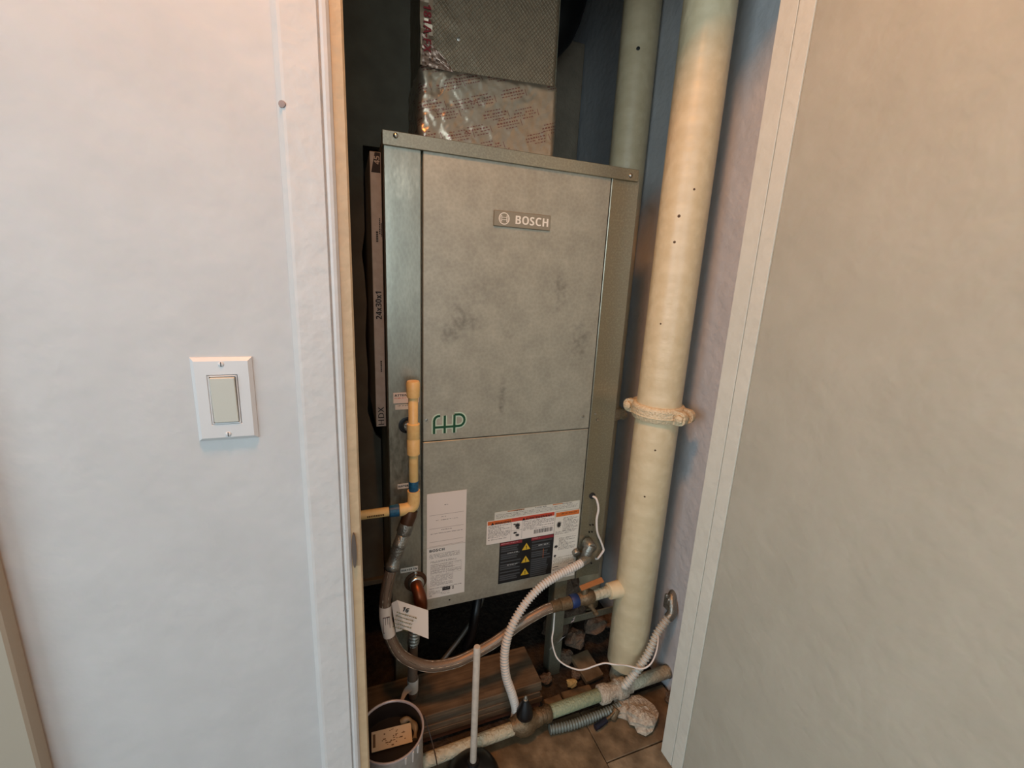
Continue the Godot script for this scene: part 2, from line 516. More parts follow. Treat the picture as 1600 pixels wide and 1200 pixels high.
# ---------------------------------------------------------------- setting
func build_setting():
	var s := new_st()
	# the front wall of the closet, with the doorway in it
	bx(s, Vector3(-2.4, 0, -0.725), Vector3(-0.02, 2.5, -0.67))
	bx(s, Vector3(-0.02, 2.05, -0.725), Vector3(0.80, 2.5, -0.67))
	bx(s, Vector3(0.80, 0, -0.725), Vector3(1.3, 2.5, -0.67))
	struct("wall_front", s, M.wall, "off-white painted wall with a light switch beside the closet doorway", "wall")
	s = new_st()
	bx(s, Vector3(-1.4, 0, -0.669), Vector3(-0.412, 2.5, -0.645), 0.003)
	struct("wall_return", s, M.return_paint, "beige vertical wall edge at the lower left of the switch wall", "wall")
	s = new_st()
	bx(s, Vector3(-2.5, 0, -0.725), Vector3(-2.4, 0.55, 2.4))
	bx(s, Vector3(-2.5, 2.25, -0.725), Vector3(-2.4, 2.5, 2.4))
	bx(s, Vector3(-2.5, 0.55, -0.725), Vector3(-2.4, 2.25, 0.1))
	bx(s, Vector3(-2.5, 0.55, 2.2), Vector3(-2.4, 2.25, 2.4))
	struct("wall_left", s, M.wall, "white hall wall with a wide window opening, out of the picture", "wall")
	s = new_st()
	bx(s, Vector3(1.2, 0, -0.67), Vector3(1.3, 2.5, 2.4))
	struct("wall_right", s, M.wall, "white hall wall behind the open closet door", "wall")
	s = new_st()
	bx(s, Vector3(-2.5, 0, 2.4), Vector3(-1.6, 2.5, 2.5))
	bx(s, Vector3(0.2, 0, 2.4), Vector3(1.3, 2.5, 2.5))
	bx(s, Vector3(-1.6, 0, 2.4), Vector3(0.2, 0.4, 2.5))
	bx(s, Vector3(-1.6, 2.2, 2.4), Vector3(0.2, 2.5, 2.5))
	struct("wall_rear", s, M.wall, "white hall wall behind the viewer", "wall")
	s = new_st()
	bx(s, Vector3(-2.5, 2.5, -2.0), Vector3(1.3, 2.6, 2.5))
	struct("ceiling", s, M.ceiling, "plain white ceiling over hall and closet", "ceiling")
	s = new_st()
	bx(s, Vector3(-2.5, -0.15, -2.0), Vector3(1.3, -0.012, 2.5))
	var fl := struct("floor", s, M.concrete, "beige travertine tile floor, bare concrete inside the closet", "floor")
	var col := 0
	var rng := RandomNumberGenerator.new()
	rng.seed = 4
	var x := 0.615 - 0.305 * 9
	while x < 1.2:
		var odd: bool = absi(roundi((x - 0.615) / 0.305)) % 2 == 1
		var z := -0.9015 if odd else -1.054
		while z < 2.4:
			var z0 := maxf(z, -0.915 if x < 0.6 else -0.90)
			var x1 := minf(x + 0.303, 0.93 if z < -0.7 else 1.2)
			var x0 := x
			var zz := minf(z + 0.302, 2.4)
			if zz - z0 > 0.03 and x1 - x0 > 0.03 and x1 > -2.38:
				var ts := new_st()
				bx(ts, Vector3(x0, -0.0125, z0), Vector3(x1, 0.0, zz), 0.0015)
				obj("tile", ts, M["tile%d" % rng.randi_range(0, 2)], fl)
			z += 0.305
		x += 0.305
		col += 1
	# closet shell
	s = new_st()
	bx(s, Vector3(0.93, -0.1, -2.0), Vector3(1.03, 2.5, -0.725))
	struct("wall_closet_right", s, M.closet_wall, "bluish white closet wall to the right of the soil pipes", "wall")
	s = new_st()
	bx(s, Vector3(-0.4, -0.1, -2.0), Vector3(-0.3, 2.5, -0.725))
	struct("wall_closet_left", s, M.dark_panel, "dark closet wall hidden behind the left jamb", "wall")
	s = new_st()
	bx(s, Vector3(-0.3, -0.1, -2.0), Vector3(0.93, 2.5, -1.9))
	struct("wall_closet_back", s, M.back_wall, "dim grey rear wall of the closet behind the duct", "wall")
	s = new_st()
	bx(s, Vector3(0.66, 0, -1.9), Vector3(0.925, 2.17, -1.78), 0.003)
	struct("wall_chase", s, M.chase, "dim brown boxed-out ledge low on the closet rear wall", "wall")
	# dark return-air partition with the filter opening cut in it
	var poly := PackedVector2Array([Vector2(-0.3, 0.313), Vector2(0.085, 0.313), Vector2(0.085, 0.775), Vector2(0.07, 0.79), Vector2(0.058, 0.83), Vector2(0.05, 0.86), Vector2(0.054, 0.98), Vector2(0.05, 1.08), Vector2(0.056, 1.17), Vector2(0.052, 1.25), Vector2(0.047, 1.3), Vector2(0.056, 1.36), Vector2(0.057, 1.565), Vector2(0.20, 1.567), Vector2(0.20, 2.5), Vector2(-0.3, 2.5)])
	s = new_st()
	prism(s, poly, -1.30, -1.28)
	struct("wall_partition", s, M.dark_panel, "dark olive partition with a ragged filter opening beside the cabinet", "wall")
	s = new_st()
	bx(s, Vector3(-0.3, 0.295, -1.305), Vector3(0.086, 0.313, -1.265), 0.002)
	struct("trim_1", s, M.dark_panel, "dark ledge strip along the foot of the partition", "trim")
	# left casing, bead and jamb
	var c := Node3D.new()
	c.name = "trim_2"
	add_child(c)
	tag(c, "cream door casing left of the closet opening, chipped on its edge", "trim", "", "structure")
	s = new_st()
	var cp := PackedVector2Array([Vector2(-0.068, -0.67), Vector2(-0.068, -0.660), Vector2(-0.0615, -0.6525), Vector2(-0.058, -0.652), Vector2(-0.019, -0.6535), Vector2(-0.017, -0.6575), Vector2(-0.0155, -0.654), Vector2(-0.0125, -0.652), Vector2(-0.0085, -0.6525), Vector2(-0.005, -0.656), Vector2(-0.0035, -0.67)])
	var cx := Transform3D(Basis(Vector3.RIGHT, Vector3(0, 0, 1), Vector3(0, -1, 0)), Vector3(0, 2.12, 0))
	prism(s, cp, 0, 2.12, cx)
	obj("casing", s, M.trim, c)
	s = new_st()
	bx(s, Vector3(-0.019, 0, -0.757), Vector3(0.011, 2.06, -0.658), 0.0025)
	tag(obj("jamb", s, M.jamb_edge, c), "yellowed wooden jamb edge")
	s = new_st()
	lathe(s, Vector3(-0.0615, 1.443, -0.6535), Vector3(-0.35, 0, 1), [Vector2(0.0045, 0), Vector2(0.004, 0.0018), Vector2(0, 0.002)], 14)
	var chip := obj("paint_chip", s, mat(Color(0.55, 0.49, 0.47), 0.7), c)
	chip.scale = Vector3(1, 1, 1)
	s = new_st()
	var el := PackedVector2Array()
	for k in 20:
		el.append(Vector2(0.0035 * cos(TAU * k / 20), 0.030 * sin(TAU * k / 20)))
	prism(s, el, -0.004, 0.003, at(-0.0008, 0.825, -0.655))
	obj("latch_notch", s, mat(Color(0.33, 0.29, 0.26), 0.6), c)
	# right jamb with its stop, and the head of the opening
	var r := Node3D.new()
	r.name = "trim_3"
	add_child(r)
	tag(r, "pale grey-white door jamb with a stop on the right of the opening", "trim", "", "structure")
	s = new_st()
	bx(s, Vector3(0.7755, 0, -0.6865), Vector3(0.80, 2.06, -0.6545), 0.0003)
	obj("jamb", s, M.jamb_right, r)
	s = new_st()
	bx(s, Vector3(0.7750, 0, -0.7285), Vector3(0.80, 2.06, -0.6888), 0.0004)
	obj("stop", s, M.jamb_right, r)
	s = new_st()
	bx(s, Vector3(-0.005, 2.03, -0.757), Vector3(0.80, 2.06, -0.66), 0.002)
	obj("head", s, M.jamb_right, r)
	# the door leaf, swung open along the right side
	var d := Node3D.new()
	d.name = "door_1"
	add_child(d)
	tag(d, "plain beige slab door swung open on the right side of the picture", "door", "", "structure")
	s = new_st()
	bx(s, Vector3(0.7768, 0.008, -0.6543), Vector3(0.814, 2.03, 0.12), 0.003)
	obj("leaf", s, M.door, d)
	s = new_st()
	lathe(s, Vector3(0.779, 0.95, 0.06), Vector3(-1, 0, 0), [Vector2(0.03, 0), Vector2(0.03, 0.006), Vector2(0.012, 0.012), Vector2(0.012, 0.035), Vector2(0.026, 0.045), Vector2(0.026, 0.06), Vector2(0, 0.066)], 20)
	obj("knob", s, M.steel, d)
	# the daylight window of the hall
	var w := Node3D.new()
	w.name = "window_1"
	add_child(w)
	tag(w, "wide window in the left hall wall, out of the picture", "window", "", "structure")
	s = new_st()
	for q in [[0.55, 0.59, 0.1, 2.2], [2.21, 2.25, 0.1, 2.2], [0.55, 2.25, 0.1, 0.14], [0.55, 2.25, 2.16, 2.2], [0.55, 2.25, 1.13, 1.17]]:
		bx(s, Vector3(-2.47, q[0], q[2]), Vector3(-2.43, q[1], q[3]), 0.003)
	obj("window_frame", s, M.trim, w)
	s = new_st()
	bx(s, Vector3(-2.452, 0.57, 0.12), Vector3(-2.448, 2.23, 2.18))
	var gl := mat(Color(0.9, 0.95, 1.0, 0.08), 0.02)
	gl.transparency = BaseMaterial3D.TRANSPARENCY_ALPHA
	obj("pane", s, gl, w)
	w = Node3D.new()
	w.name = "window_2"
	add_child(w)
	tag(w, "wide window in the hall wall behind the viewer", "window", "", "structure")
	s = new_st()
	for q in [[0.4, 0.44, -1.6, 0.2], [2.16, 2.2, -1.6, 0.2], [0.4, 2.2, -1.6, -1.56], [0.4, 2.2, 0.16, 0.2], [0.4, 2.2, -0.72, -0.68]]:
		bx(s, Vector3(q[2], q[0], 2.43), Vector3(q[3], q[1], 2.47), 0.003)
	obj("window_frame", s, M.trim, w)
	s = new_st()
	bx(s, Vector3(-1.58, 0.42, 2.448), Vector3(0.18, 2.18, 2.452))
	obj("pane", s, gl, w)

# ---------------------------------------------------------------- light switch
func build_switch():
	var t = thing("light_switch", "white rocker light switch with screwed wall plate on the left wall", "light switch", Vector3(-0.1555, 1.0765, -0.67))
	var s := new_st()
	var W := 0.0352
	var H := 0.0572
	# plate with bevelled rim round the opening
	var ow := 0.0172
	var oh := 0.0340
	var rings := [[W, H, 0.0], [W, H, 0.002], [W - 0.0045, H - 0.0045, 0.0062], [ow + 0.0008, oh + 0.0008, 0.0064], [ow, oh, 0.0056], [ow, oh, 0.001]]
	for i in rings.size() - 1:
		var a = rings[i]
		var b = rings[i + 1]
		var ca := [Vector3(-a[0], -a[1], a[2]), Vector3(a[0], -a[1], a[2]), Vector3(a[0], a[1], a[2]), Vector3(-a[0], a[1], a[2])]
		var cb := [Vector3(-b[0], -b[1], b[2]), Vector3(b[0], -b[1], b[2]), Vector3(b[0], b[1], b[2]), Vector3(-b[0], b[1], b[2])]
		for k in 4:
			var k2 := (k + 1) % 4
			var n: Vector3 = (ca[k2] - ca[k]).cross(cb[k] - ca[k]).normalized()
			quad(s, ca[k], ca[k2], cb[k2], cb[k], n)
	obj("wall_plate", s, M.white_plastic, t)
	s = new_st()
	for q in [[-ow + 0.0005, -ow + 0.0022, -oh + 0.0005, oh - 0.0005], [ow - 0.0022, ow - 0.0005, -oh + 0.0005, oh - 0.0005], [-ow + 0.0022, ow - 0.0022, -oh + 0.0005, -oh + 0.0022], [-ow + 0.0022, ow - 0.0022, oh - 0.0022, oh - 0.0005]]:
		bx(s, Vector3(q[0], q[2], 0.001), Vector3(q[1], q[3], 0.0068), 0.0004)
	obj("rocker_frame", s, M.white_plastic, t)
	s = new_st()
	bx(s, Vector3(-ow + 0.0029, -oh + 0.0029, -0.003), Vector3(ow - 0.0029, oh - 0.0029, 0.003), 0.0008, Transform3D(Basis(Vector3.RIGHT, 0.045), Vector3(0, 0, 0.0062)))
	tag(obj("rocker", s, M.rocker, t), "ivory rocker paddle")
	for y in [-0.0485, 0.0485]:
		s = new_st()
		lathe(s, Vector3(0, y, 0.0060), Vector3.BACK, [Vector2(0.0036, 0), Vector2(0.0034, 0.0008), Vector2(0.002, 0.0014), Vector2(0, 0.0016)], 16)
		var sc := obj("screw", s, M.white_plastic, t)
		s = new_st()
		bx(s, Vector3(-0.0005, y - 0.0030, 0.0070), Vector3(0.0005, y + 0.0030, 0.0078))
		obj("slot", s, mat(Color(0.22, 0.21, 0.2), 0.6), sc)

# ---------------------------------------------------------------- labels
func scribble(im: Image, x0: int, y0: int, w: int, h: int, lh: int, c: Color, rng: RandomNumberGenerator, fill := 1.0):
	var y := y0
	while y + lh * 0.6 <= y0 + h:
		var x := x0
		var endx: float = x0 + w * (fill if rng.randf() < 0.7 else fill * rng.randf_range(0.4, 0.9))
		while x < endx:
			var ww := rng.randi_range(3, 3 + lh * 2)
			var k := 0
			while k < ww and x + k < endx:
				if rng.randf() < 0.8:
					im.fill_rect(Rect2i(x + k, y + rng.randi_range(0, 1), 2, maxi(1, int(lh * 0.5) - rng.randi_range(0, 1))), c)
				k += 3
			x += ww + maxi(2, lh / 3)
		y += lh

func label_box(called: String, x0: float, y0: float, x1: float, y1: float, z: float, im: Image, parent: Node, rough := 0.6) -> MeshInstance3D:
	var s := new_st()
	bx(s, Vector3(x0, y0, z), Vector3(x1, y1, z + 0.0005))
	var m := mat(Color.WHITE, rough)
	im.generate_mipmaps()
	m.albedo_texture = ImageTexture.create_from_image(im)
	return obj(called, s, m, parent)

func img(w: int, h: int, c: Color) -> Image:
	var im := Image.create(w, h, true, Image.FORMAT_RGB8)
	im.fill(c)
	return im

func panel_mat(w: int, h: int, spots: Array, sd: int, metal := 0.5, rough := 0.46) -> StandardMaterial3D:
	var im := Image.create(w, h, false, Image.FORMAT_RGB8)
	var n := FastNoiseLite.new()
	n.seed = sd
	n.noise_type = FastNoiseLite.TYPE_CELLULAR
	n.frequency = 0.11
	n.fractal_octaves = 2
	var n2 := FastNoiseLite.new()
	n2.seed = sd + 1
	n2.frequency = 0.012
	var n3 := FastNoiseLite.new()
	n3.seed = sd + 2
	n3.frequency = 0.05
	var n4 := FastNoiseLite.new()
	n4.seed = sd + 3
	n4.frequency = 0.03
	for y in h:
		for x in w:
			var v := 0.70 + 0.07 * n.get_noise_2d(x, y) + 0.05 * n2.get_noise_2d(x, y)
			for q in spots:
				var dx: float = (x / float(w) - q[0]) / q[2]
				var dy: float = (y / float(h) - q[1]) / q[3]
				dx += 0.9 * n4.get_noise_2d(x, y); dy += 0.9 * n4.get_noise_2d(x + 500, y)
				var g: float = exp(-(dx * dx + dy * dy))
				if g > 0.01:
					v -= q[4] * g * (0.7 + 0.8 * n3.get_noise_2d(x, y))
			im.set_pixel(x, y, Color(v, v * 0.99, v * 0.90))
	var m := mat(Color.WHITE, rough, metal)
	m.albedo_texture = ImageTexture.create_from_image(im)
	m.normal_enabled = true
	m.normal_texture = bump_tex(0.004, 3.0, sd + 4, 256, FastNoiseLite.TYPE_SIMPLEX_SMOOTH, 2)
	m.normal_scale = 0.25
	return m

# ---------------------------------------------------------------- the heat pump cabinet
func build_cabinet():
	var F := -1.04
	var t = thing("heat_pump_cabinet", "tall galvanised steel heat pump cabinet filling the closet", "heat pump", Vector3(0.405, 0.35, -1.43))
	var off := -Vector3(0.405, 0.35, -1.43)
	var T := Transform3D(Basis.IDENTITY, off)
	var s := new_st()
	bx(s, Vector3(0.088, 0.352, -1.82), Vector3(0.727, 1.536, -1.064), 0.002, T)
	obj("body", s, M.galv_dull, t)
	s = new_st()
	bx(s, Vector3(0.0867, 0.352, F - 0.024), Vector3(0.1655, 1.520, F), 0.002, T)
	var lp := obj("side_post", s, panel_mat(128, 768, [[0.45, 0.62, 0.9, 0.10, 0.16], [0.5, 0.06, 0.5, 0.03, -0.12], [0.3, 0.9, 0.4, 0.05, 0.1]], 60, 0.85, 0.32), t)
	# right post: folded sheet, slightly dished
	s = new_st()
	var pp := PackedVector2Array([Vector2(0.6445, F - 0.024), Vector2(0.6445, F - 0.001), Vector2(0.6460, F + 0.0005)])
	for k in 12:
		var a := k / 11.0
		pp.append(Vector2(0.648 + 0.078 * a, F - 0.003 * sin(PI * a)))
	pp.append(Vector2(0.729, F - 0.003))
	pp.append(Vector2(0.729, F - 0.024))
	prism(s, pp, 0, 1.168, T * Transform3D(Basis(Vector3.RIGHT, Vector3(0, 0, 1), Vector3(0, -1, 0)), Vector3(0, 1.520, 0)))
	obj("side_post", s, M.galv, t)
	s = new_st()
	bx(s, Vector3(0.1695, 0.8485, F - 0.020), Vector3(0.6420, 1.516, F), 0.0015, T)
	var up := obj("front_panel", s, panel_mat(480, 672, [[0.20, 0.545, 0.07, 0.035, 0.13], [0.15, 0.60, 0.05, 0.03, 0.10], [0.74, 0.42, 0.03, 0.045, 0.14], [0.72, 0.50, 0.025, 0.02, 0.08], [0.46, 0.60, 0.03, 0.02, 0.06], [0.43, 0.84, 0.018, 0.06, 0.15], [0.88, 0.62, 0.05, 0.07, 0.11], [0.30, 0.40, 0.3, 0.1, 0.03]], 70), t)
	s = new_st()
	bx(s, Vector3(0.1695, 0.352, F - 0.020), Vector3(0.6420, 0.8462, F), 0.0015, T)
	var low := obj("front_panel", s, panel_mat(480, 500, [[0.3, 0.97, 0.1, 0.03, 0.06]], 80), t)
	s = new_st()
	bx(s, Vector3(0.085, 1.512, F - 0.03), Vector3(0.7195, 1.5405, F + 0.0055), 0.001, T)
	var rail := obj("top_rail", s, M.galv, t)
	for q in [Vector2(0.112, 1.532), Vector2(0.694, 1.524)]:
		s = new_st()
		lathe(s, T * Vector3(q.x, q.y, F + 0.0055), Vector3.BACK, [Vector2(0.0055, 0), Vector2(0.005, 0.002), Vector2(0.003, 0.0035), Vector2(0, 0.004)], 14)
		obj("screw", s, M.steel, rail)
	s = new_st()
	for q in [Vector2(0.178, 0.905), Vector2(0.62, 0.885), Vector2(0.66, 0.89), Vector2(0.67, 0.87)]:
		s = new_st()
		lathe(s, T * Vector3(q.x, q.y, F), Vector3.BACK, [Vector2(0.004, 0), Vector2(0.0035, 0.0015), Vector2(0, 0.002)], 12)
		obj("rivet", s, M.steel, t)
	for q in [Vector2(0.2435, 0.372), Vector2(0.679, 0.532), Vector2(0.689, 0.531), Vector2(0.6785, 0.508), Vector2(0.688, 0.507), Vector2(0.697, 0.395)]:
		s = new_st()
		lathe(s, T * Vector3(q.x, q.y, F - 0.002), Vector3.BACK, [Vector2(0.0026, 0), Vector2(0.0026, 0.0025), Vector2(0, 0.0026)], 10)
		obj("pilot_hole", s, M.black, t)
	# maker's plate
	s = new_st()
	bx(s, Vector3(0.333, 1.373, F), Vector3(0.479, 1.4085, F + 0.004), 0.0012, T)
	var np := obj("nameplate", s, M.plate, t)
	txt("BOSCH", 0.0185, M.plate_light, np, T * at(0.4298, 1.3905, F + 0.0045), "lettering", true, 1.06)
	s = new_st()
	var ec := T * Vector3(0.3585, 1.391, F + 0.004)
	lathe(s, ec, Vector3.BACK, [Vector2(0.0115, 0), Vector2(0.0115, 0.0008), Vector2(0.0135, 0.0008), Vector2(0.0135, 0)], 28)
	var E2 := Transform3D(Basis.IDENTITY, ec)
	var arc1 := []
	var arc2 := []
	for k in 9:
		var a := deg_to_rad(-48 + 12 * k)
		arc1.append(Vector2(0.0098 * cos(a), 0.0098 * sin(a)))
		arc2.append(Vector2(-0.0098 * cos(a), 0.0098 * sin(a)))
	var tmp := new_st()
	var el := 0.0008
	for st2 in [arc1, arc2, [Vector2(0.0062, -0.0072), Vector2(0.0062, 0.0072)], [Vector2(-0.0062, -0.0072), Vector2(-0.0062, 0.0072)], [Vector2(-0.006, 0.0026), Vector2(0.006, 0.0026)], [Vector2(-0.006, -0.0026), Vector2(0.006, -0.0026)]]:
		ribbon(tmp, st2, 0.0013, el)
		el += 0.0001
	s.append_from(tmp.commit(), 0, E2)
	obj("emblem", s, M.plate_light, np)
	# green badge of three joined letters
	var L := func(zx: float, zy: float) -> Vector2: return Vector2(0.405 * 0.0 + 0.1905 + (zx - 850) * 0.0001448, 0.866 + (865 - zy) * 0.000155) - Vector2(0.405, 0.35)
	var f1 := [L.call(895, 860), L.call(895, 640), L.call(905, 605), L.call(925, 580), L.call(955, 565), L.call(1000, 562)]
	var bar := [L.call(895, 752), L.call(1330, 752)]
	var h1 := [L.call(1080, 860), L.call(1080, 560)]
	var pst := [L.call(1250, 862), L.call(1250, 552)]
	var bowl := [L.call(1250, 553), L.call(1335, 553)]
	for k in range(1, 9):
		var a := deg_to_rad(90 - 180.0 * k / 8)
		bowl.append(L.call(1335 + 96 * cos(a), 652 - 99 * sin(a)))
	bowl.append(L.call(1325, 752))
	var s_edge := new_st()
	var s_core := new_st()
	for k in 2:
		var lift := 0.0
		for st2 in [f1, bar, h1, pst, bowl]:
			ribbon([s_edge, s_core][k], st2, [0.0124, 0.0058][k], F + 1.43 + [0.0003, 0.0008][k] + lift)
			lift += 0.00007
	var bd := obj("badge", s_edge, M.green_edge, up)
	obj("lettering", s_core, M.green, bd)
	# paper and warning labels on the lower panel
	var rng := RandomNumberGenerator.new()
	rng.seed = 12
	var ink := Color(0.14, 0.13, 0.13)
	var im := img(256, 760, Color(0.85, 0.81, 0.77))
	im.fill_rect(Rect2i(0, 380, 256, 380), Color(0.84, 0.82, 0.785))
	for y in [150, 245, 340, 372]:
		im.fill_rect(Rect2i(16, y, 224, 2), Color(0.55, 0.5, 0.47))
	im.fill_rect(Rect2i(0, 379, 256, 2), Color(0.6, 0.55, 0.5))
	scribble(im, 112, 84, 36, 9, 9, ink, rng)
	scribble(im, 92, 166, 72, 8, 8, ink, rng)
	scribble(im, 58, 188, 146, 9, 9, ink, rng)
	scribble(im, 92, 258, 72, 8, 8, ink, rng)
	scribble(im, 24, 280, 208, 8, 8, ink, rng)
	scribble(im, 16, 430, 200, 40, 9, ink, rng)
	scribble(im, 24, 482, 170, 16, 8, ink, rng)
	for k in 6:
		im.fill_rect(Rect2i(24, 505 + k * 16, 208, 1), Color(0.5, 0.47, 0.45))
	for k in 4:
		im.fill_rect(Rect2i([24, 130, 172, 231][k], 505, 1, 80), Color(0.5, 0.47, 0.45))
	scribble(im, 28, 508, 200, 76, 8, Color(0.4, 0.37, 0.36), rng)
	scribble(im, 24, 592, 150, 78, 8, Color(0.4, 0.37, 0.36), rng)
	scribble(im, 16, 684, 220, 8, 8, ink, rng)
	scribble(im, 16, 700, 70, 30, 8, Color(0.45, 0.42, 0.4), rng)
	im.fill_rect(Rect2i(104, 690, 54, 26), Color(0.08, 0.07, 0.07))
	scribble(im, 112, 699, 40, 9, 9, Color(0.7, 0.68, 0.65), rng)
	im.fill_rect(Rect2i(170, 692, 12, 24), Color(0.2, 0.19, 0.18))
	im.fill_rect(Rect2i(173, 696, 6, 16), Color(0.8, 0.77, 0.72))
	scribble(im, 92, 724, 60, 20, 7, ink, rng)
	scribble(im, 18, 736, 18, 12, 12, ink, rng)
	var sl := label_box("specification_label", 0.180 - 0.405, 0.388 - 0.35, 0.2855 - 0.405, 0.7035 - 0.35, F + 1.43, im, low)
	txt("BOSCH", 0.0075, M.ink, sl, at(0.207 - 0.405, 0.536 - 0.35, F + 1.4306), "lettering", true, 1.25)
	# thin caution strip
	im = img(420, 40, Color(0.78, 0.77, 0.72))
	scribble(im, 8, 12, 400, 24, 7, Color(0.35, 0.34, 0.33), rng)
	im.fill_rect(Rect2i(60, 1, 80, 4), Color(0.62, 0.38, 0.2))
	im.fill_rect(Rect2i(280, 1, 50, 4), Color(0.72, 0.42, 0.2))
	scribble(im, 90, 3, 50, 8, 8, ink, rng)
	scribble(im, 190, 3, 60, 8, 8, ink, rng)
	scribble(im, 330, 3, 50, 8, 8, ink, rng)
	label_box("caution_strip", 0.367 - 0.405, 0.5965 - 0.35, 0.634 - 0.405, 0.6225 - 0.35, F + 1.43, im, low)
	# orange headed warning label with two pictograms and a bar code
	im = img(640, 224, Color(0.86, 0.83, 0.79))
	im.fill_rect(Rect2i(6, 4, 220, 36), Color(0.78, 0.38, 0.16))
	im.fill_rect(Rect2i(226, 4, 408, 36), Color(0.72, 0.25, 0.16))
	scribble(im, 14, 52, 200, 120, 12, ink, rng)
	scribble(im, 14, 180, 170, 12, 12, ink, rng)
	scribble(im, 336, 52, 296, 92, 12, ink, rng)
	for q in [Rect2i(222, 44, 2, 170), Rect2i(324, 44, 2, 170), Rect2i(224, 126, 100, 2)]:
		im.fill_rect(q, Color(0.3, 0.28, 0.27))
	blob(im, 280, 80, 26, 24, 3); blob(im, 252, 66, 16, 8, 4); blob(im, 286, 108, 18, 10, 5)
	blob(im, 262, 150, 22, 10, 6); blob(im, 284, 176, 20, 14, 7)
	var bxp := 440
	while bxp < 626:
		var w2 := rng.randi_range(2, 6)
		im.fill_rect(Rect2i(bxp, 152, w2, 40), Color(0.12, 0.11, 0.11))
		bxp += w2 + rng.randi_range(2, 6)
	var wl := label_box("warning_label", 0.3455 - 0.405, 0.5255 - 0.35, 0.5545 - 0.405, 0.5985 - 0.35, F + 1.4303, im, low)
	warn_tri(wl, 0.362 - 0.405, 0.5885 - 0.35, F + 1.4310, 0.0085, M.ink)
	txt("WARNING", 0.0066, M.ink, wl, at(0.393 - 0.405, 0.5882 - 0.35, F + 1.4310), "lettering", true, 1.1)
	warn_tri(wl, 0.4555 - 0.405, 0.5885 - 0.35, F + 1.4310, 0.0085, M.ink)
	txt("AVERTISSEMENT", 0.0066, M.ink, wl, at(0.503 - 0.405, 0.5882 - 0.35, F + 1.4310), "lettering", true, 1.15)
	# tall side label
	im = img(256, 704, Color(0.84, 0.82, 0.77))
	im.fill_rect(Rect2i(6, 6, 244, 44), Color(0.76, 0.40, 0.16))
	scribble(im, 60, 20, 170, 20, 20, Color(0.3, 0.13, 0.06), rng)
	scribble(im, 84, 66, 160, 150, 12, ink, rng)
	scribble(im, 12, 200, 210, 34, 12, ink, rng)
	blob(im, 44, 130, 24, 34, 8)
	im.fill_rect(Rect2i(8, 250, 240, 3), Color(0.75, 0.73, 0.68))
	scribble(im, 56, 270, 180, 130, 12, ink, rng)
	blob(im, 30, 354, 20, 16, 9)
	scribble(im, 12, 470, 230, 90, 12, Color(0.42, 0.40, 0.28), rng)
	blob(im, 26, 452, 14, 14, 10)
	im.fill_rect(Rect2i(12, 568, 60, 6), ink)
	im.fill_rect(Rect2i(180, 560, 60, 6), ink)
	scribble(im, 12, 590, 230, 30, 12, ink, rng)
	label_box("side_label", 0.5565 - 0.405, 0.366 - 0.35, 0.6375 - 0.405, 0.5945 - 0.35, F + 1.43, im, low)
	# black danger label with three yellow triangles
	im = img(420, 340, Color(0.05, 0.05, 0.05))
	im.fill_rect(Rect2i(4, 2, 164, 24), Color(0.50, 0.15, 0.18))
	im.fill_rect(Rect2i(240, 2, 176, 24), Color(0.50, 0.15, 0.18))
	for col in [[10, 156], [246, 166]]:
		scribble(im, col[0], 8, col[1] - 30, 14, 14, Color(0.75, 0.55, 0.55), rng)
		var yy := 34
		while yy < 320:
			im.fill_rect(Rect2i(col[0], yy, rng.randi_range(int(col[1] * 0.75), col[1]), 12), Color(0.25, 0.26, 0.27))
			yy += 17
			if rng.randf() < 0.22: yy += 10
	for q in [[60, 90], [60, 190], [300, 70]]:
		scribble(im, q[0], q[1], 80, 16, 16, Color(0.78, 0.78, 0.76), rng)
	im.fill_rect(Rect2i(340, 110, 4, 80), Color(0.6, 0.3, 0.12))
	im.fill_rect(Rect2i(174, 20, 62, 316), Color(0.02, 0.02, 0.02))
	var dl := label_box("danger_label", 0.3860 - 0.405, 0.3905 - 0.35, 0.5565 - 0.405, 0.5245 - 0.35, F + 1.4306, im, low)
	var yel := mat(Color(0.78, 0.64, 0.16), 0.6)
	for k in 3:
		var cy := 0.498 - 0.042 * k
		warn_tri(dl, 0.4685 - 0.405, cy - 0.35, F + 1.4313, 0.0225, yel, 0.35)
		txt("!", 0.010, M.ink, dl, at(0.4685 - 0.405, cy - 0.0015 - 0.35, F + 1.4320), "exclamation_mark", true)
	# small stickers on the left post
	im = img(160, 72, Color(0.85, 0.78, 0.72))
	scribble(im, 8, 34, 140, 14, 13, Color(0.72, 0.25, 0.14), rng)
	var al := label_box("attention_sticker", 0.0995 - 0.405, 0.9515 - 0.35, 0.1600 - 0.405, 0.9775 - 0.35, F + 1.43, im, lp)
	txt("ATTENTION", 0.0052, M.ink, al, at(0.1296 - 0.405, 0.9708 - 0.35, F + 1.4306), "lettering", true, 1.35)
	im = img(128, 32, Color(0.80, 0.76, 0.70))
	scribble(im, 4, 5, 116, 12, 11, ink, rng)
	label_box("small_sticker", 0.1035 - 0.405, 0.9355 - 0.35, 0.152 - 0.405, 0.9480 - 0.35, F + 1.43, im, lp)
	for q in [["WATER OUT", 0.129, 0.7345], ["WATER IN", 0.1335, 0.492]]:
		im = img(128, 32, Color(0.80, 0.76, 0.70))
		var ws := label_box("water_sticker", q[1] - 0.0225 - 0.405, q[2] - 0.0068 - 0.35, q[1] + 0.0225 - 0.405, q[2] + 0.0068 - 0.35, F + 1.43, im, lp)
		txt(q[0], 0.0052, M.ink, ws, at(q[1] - 0.405, q[2] - 0.35, F + 1.4306), "lettering", true, 1.2 if q[1] > 0.131 else 1.05)
	# dark knock-out with a round collar behind the standpipe
	s = new_st()
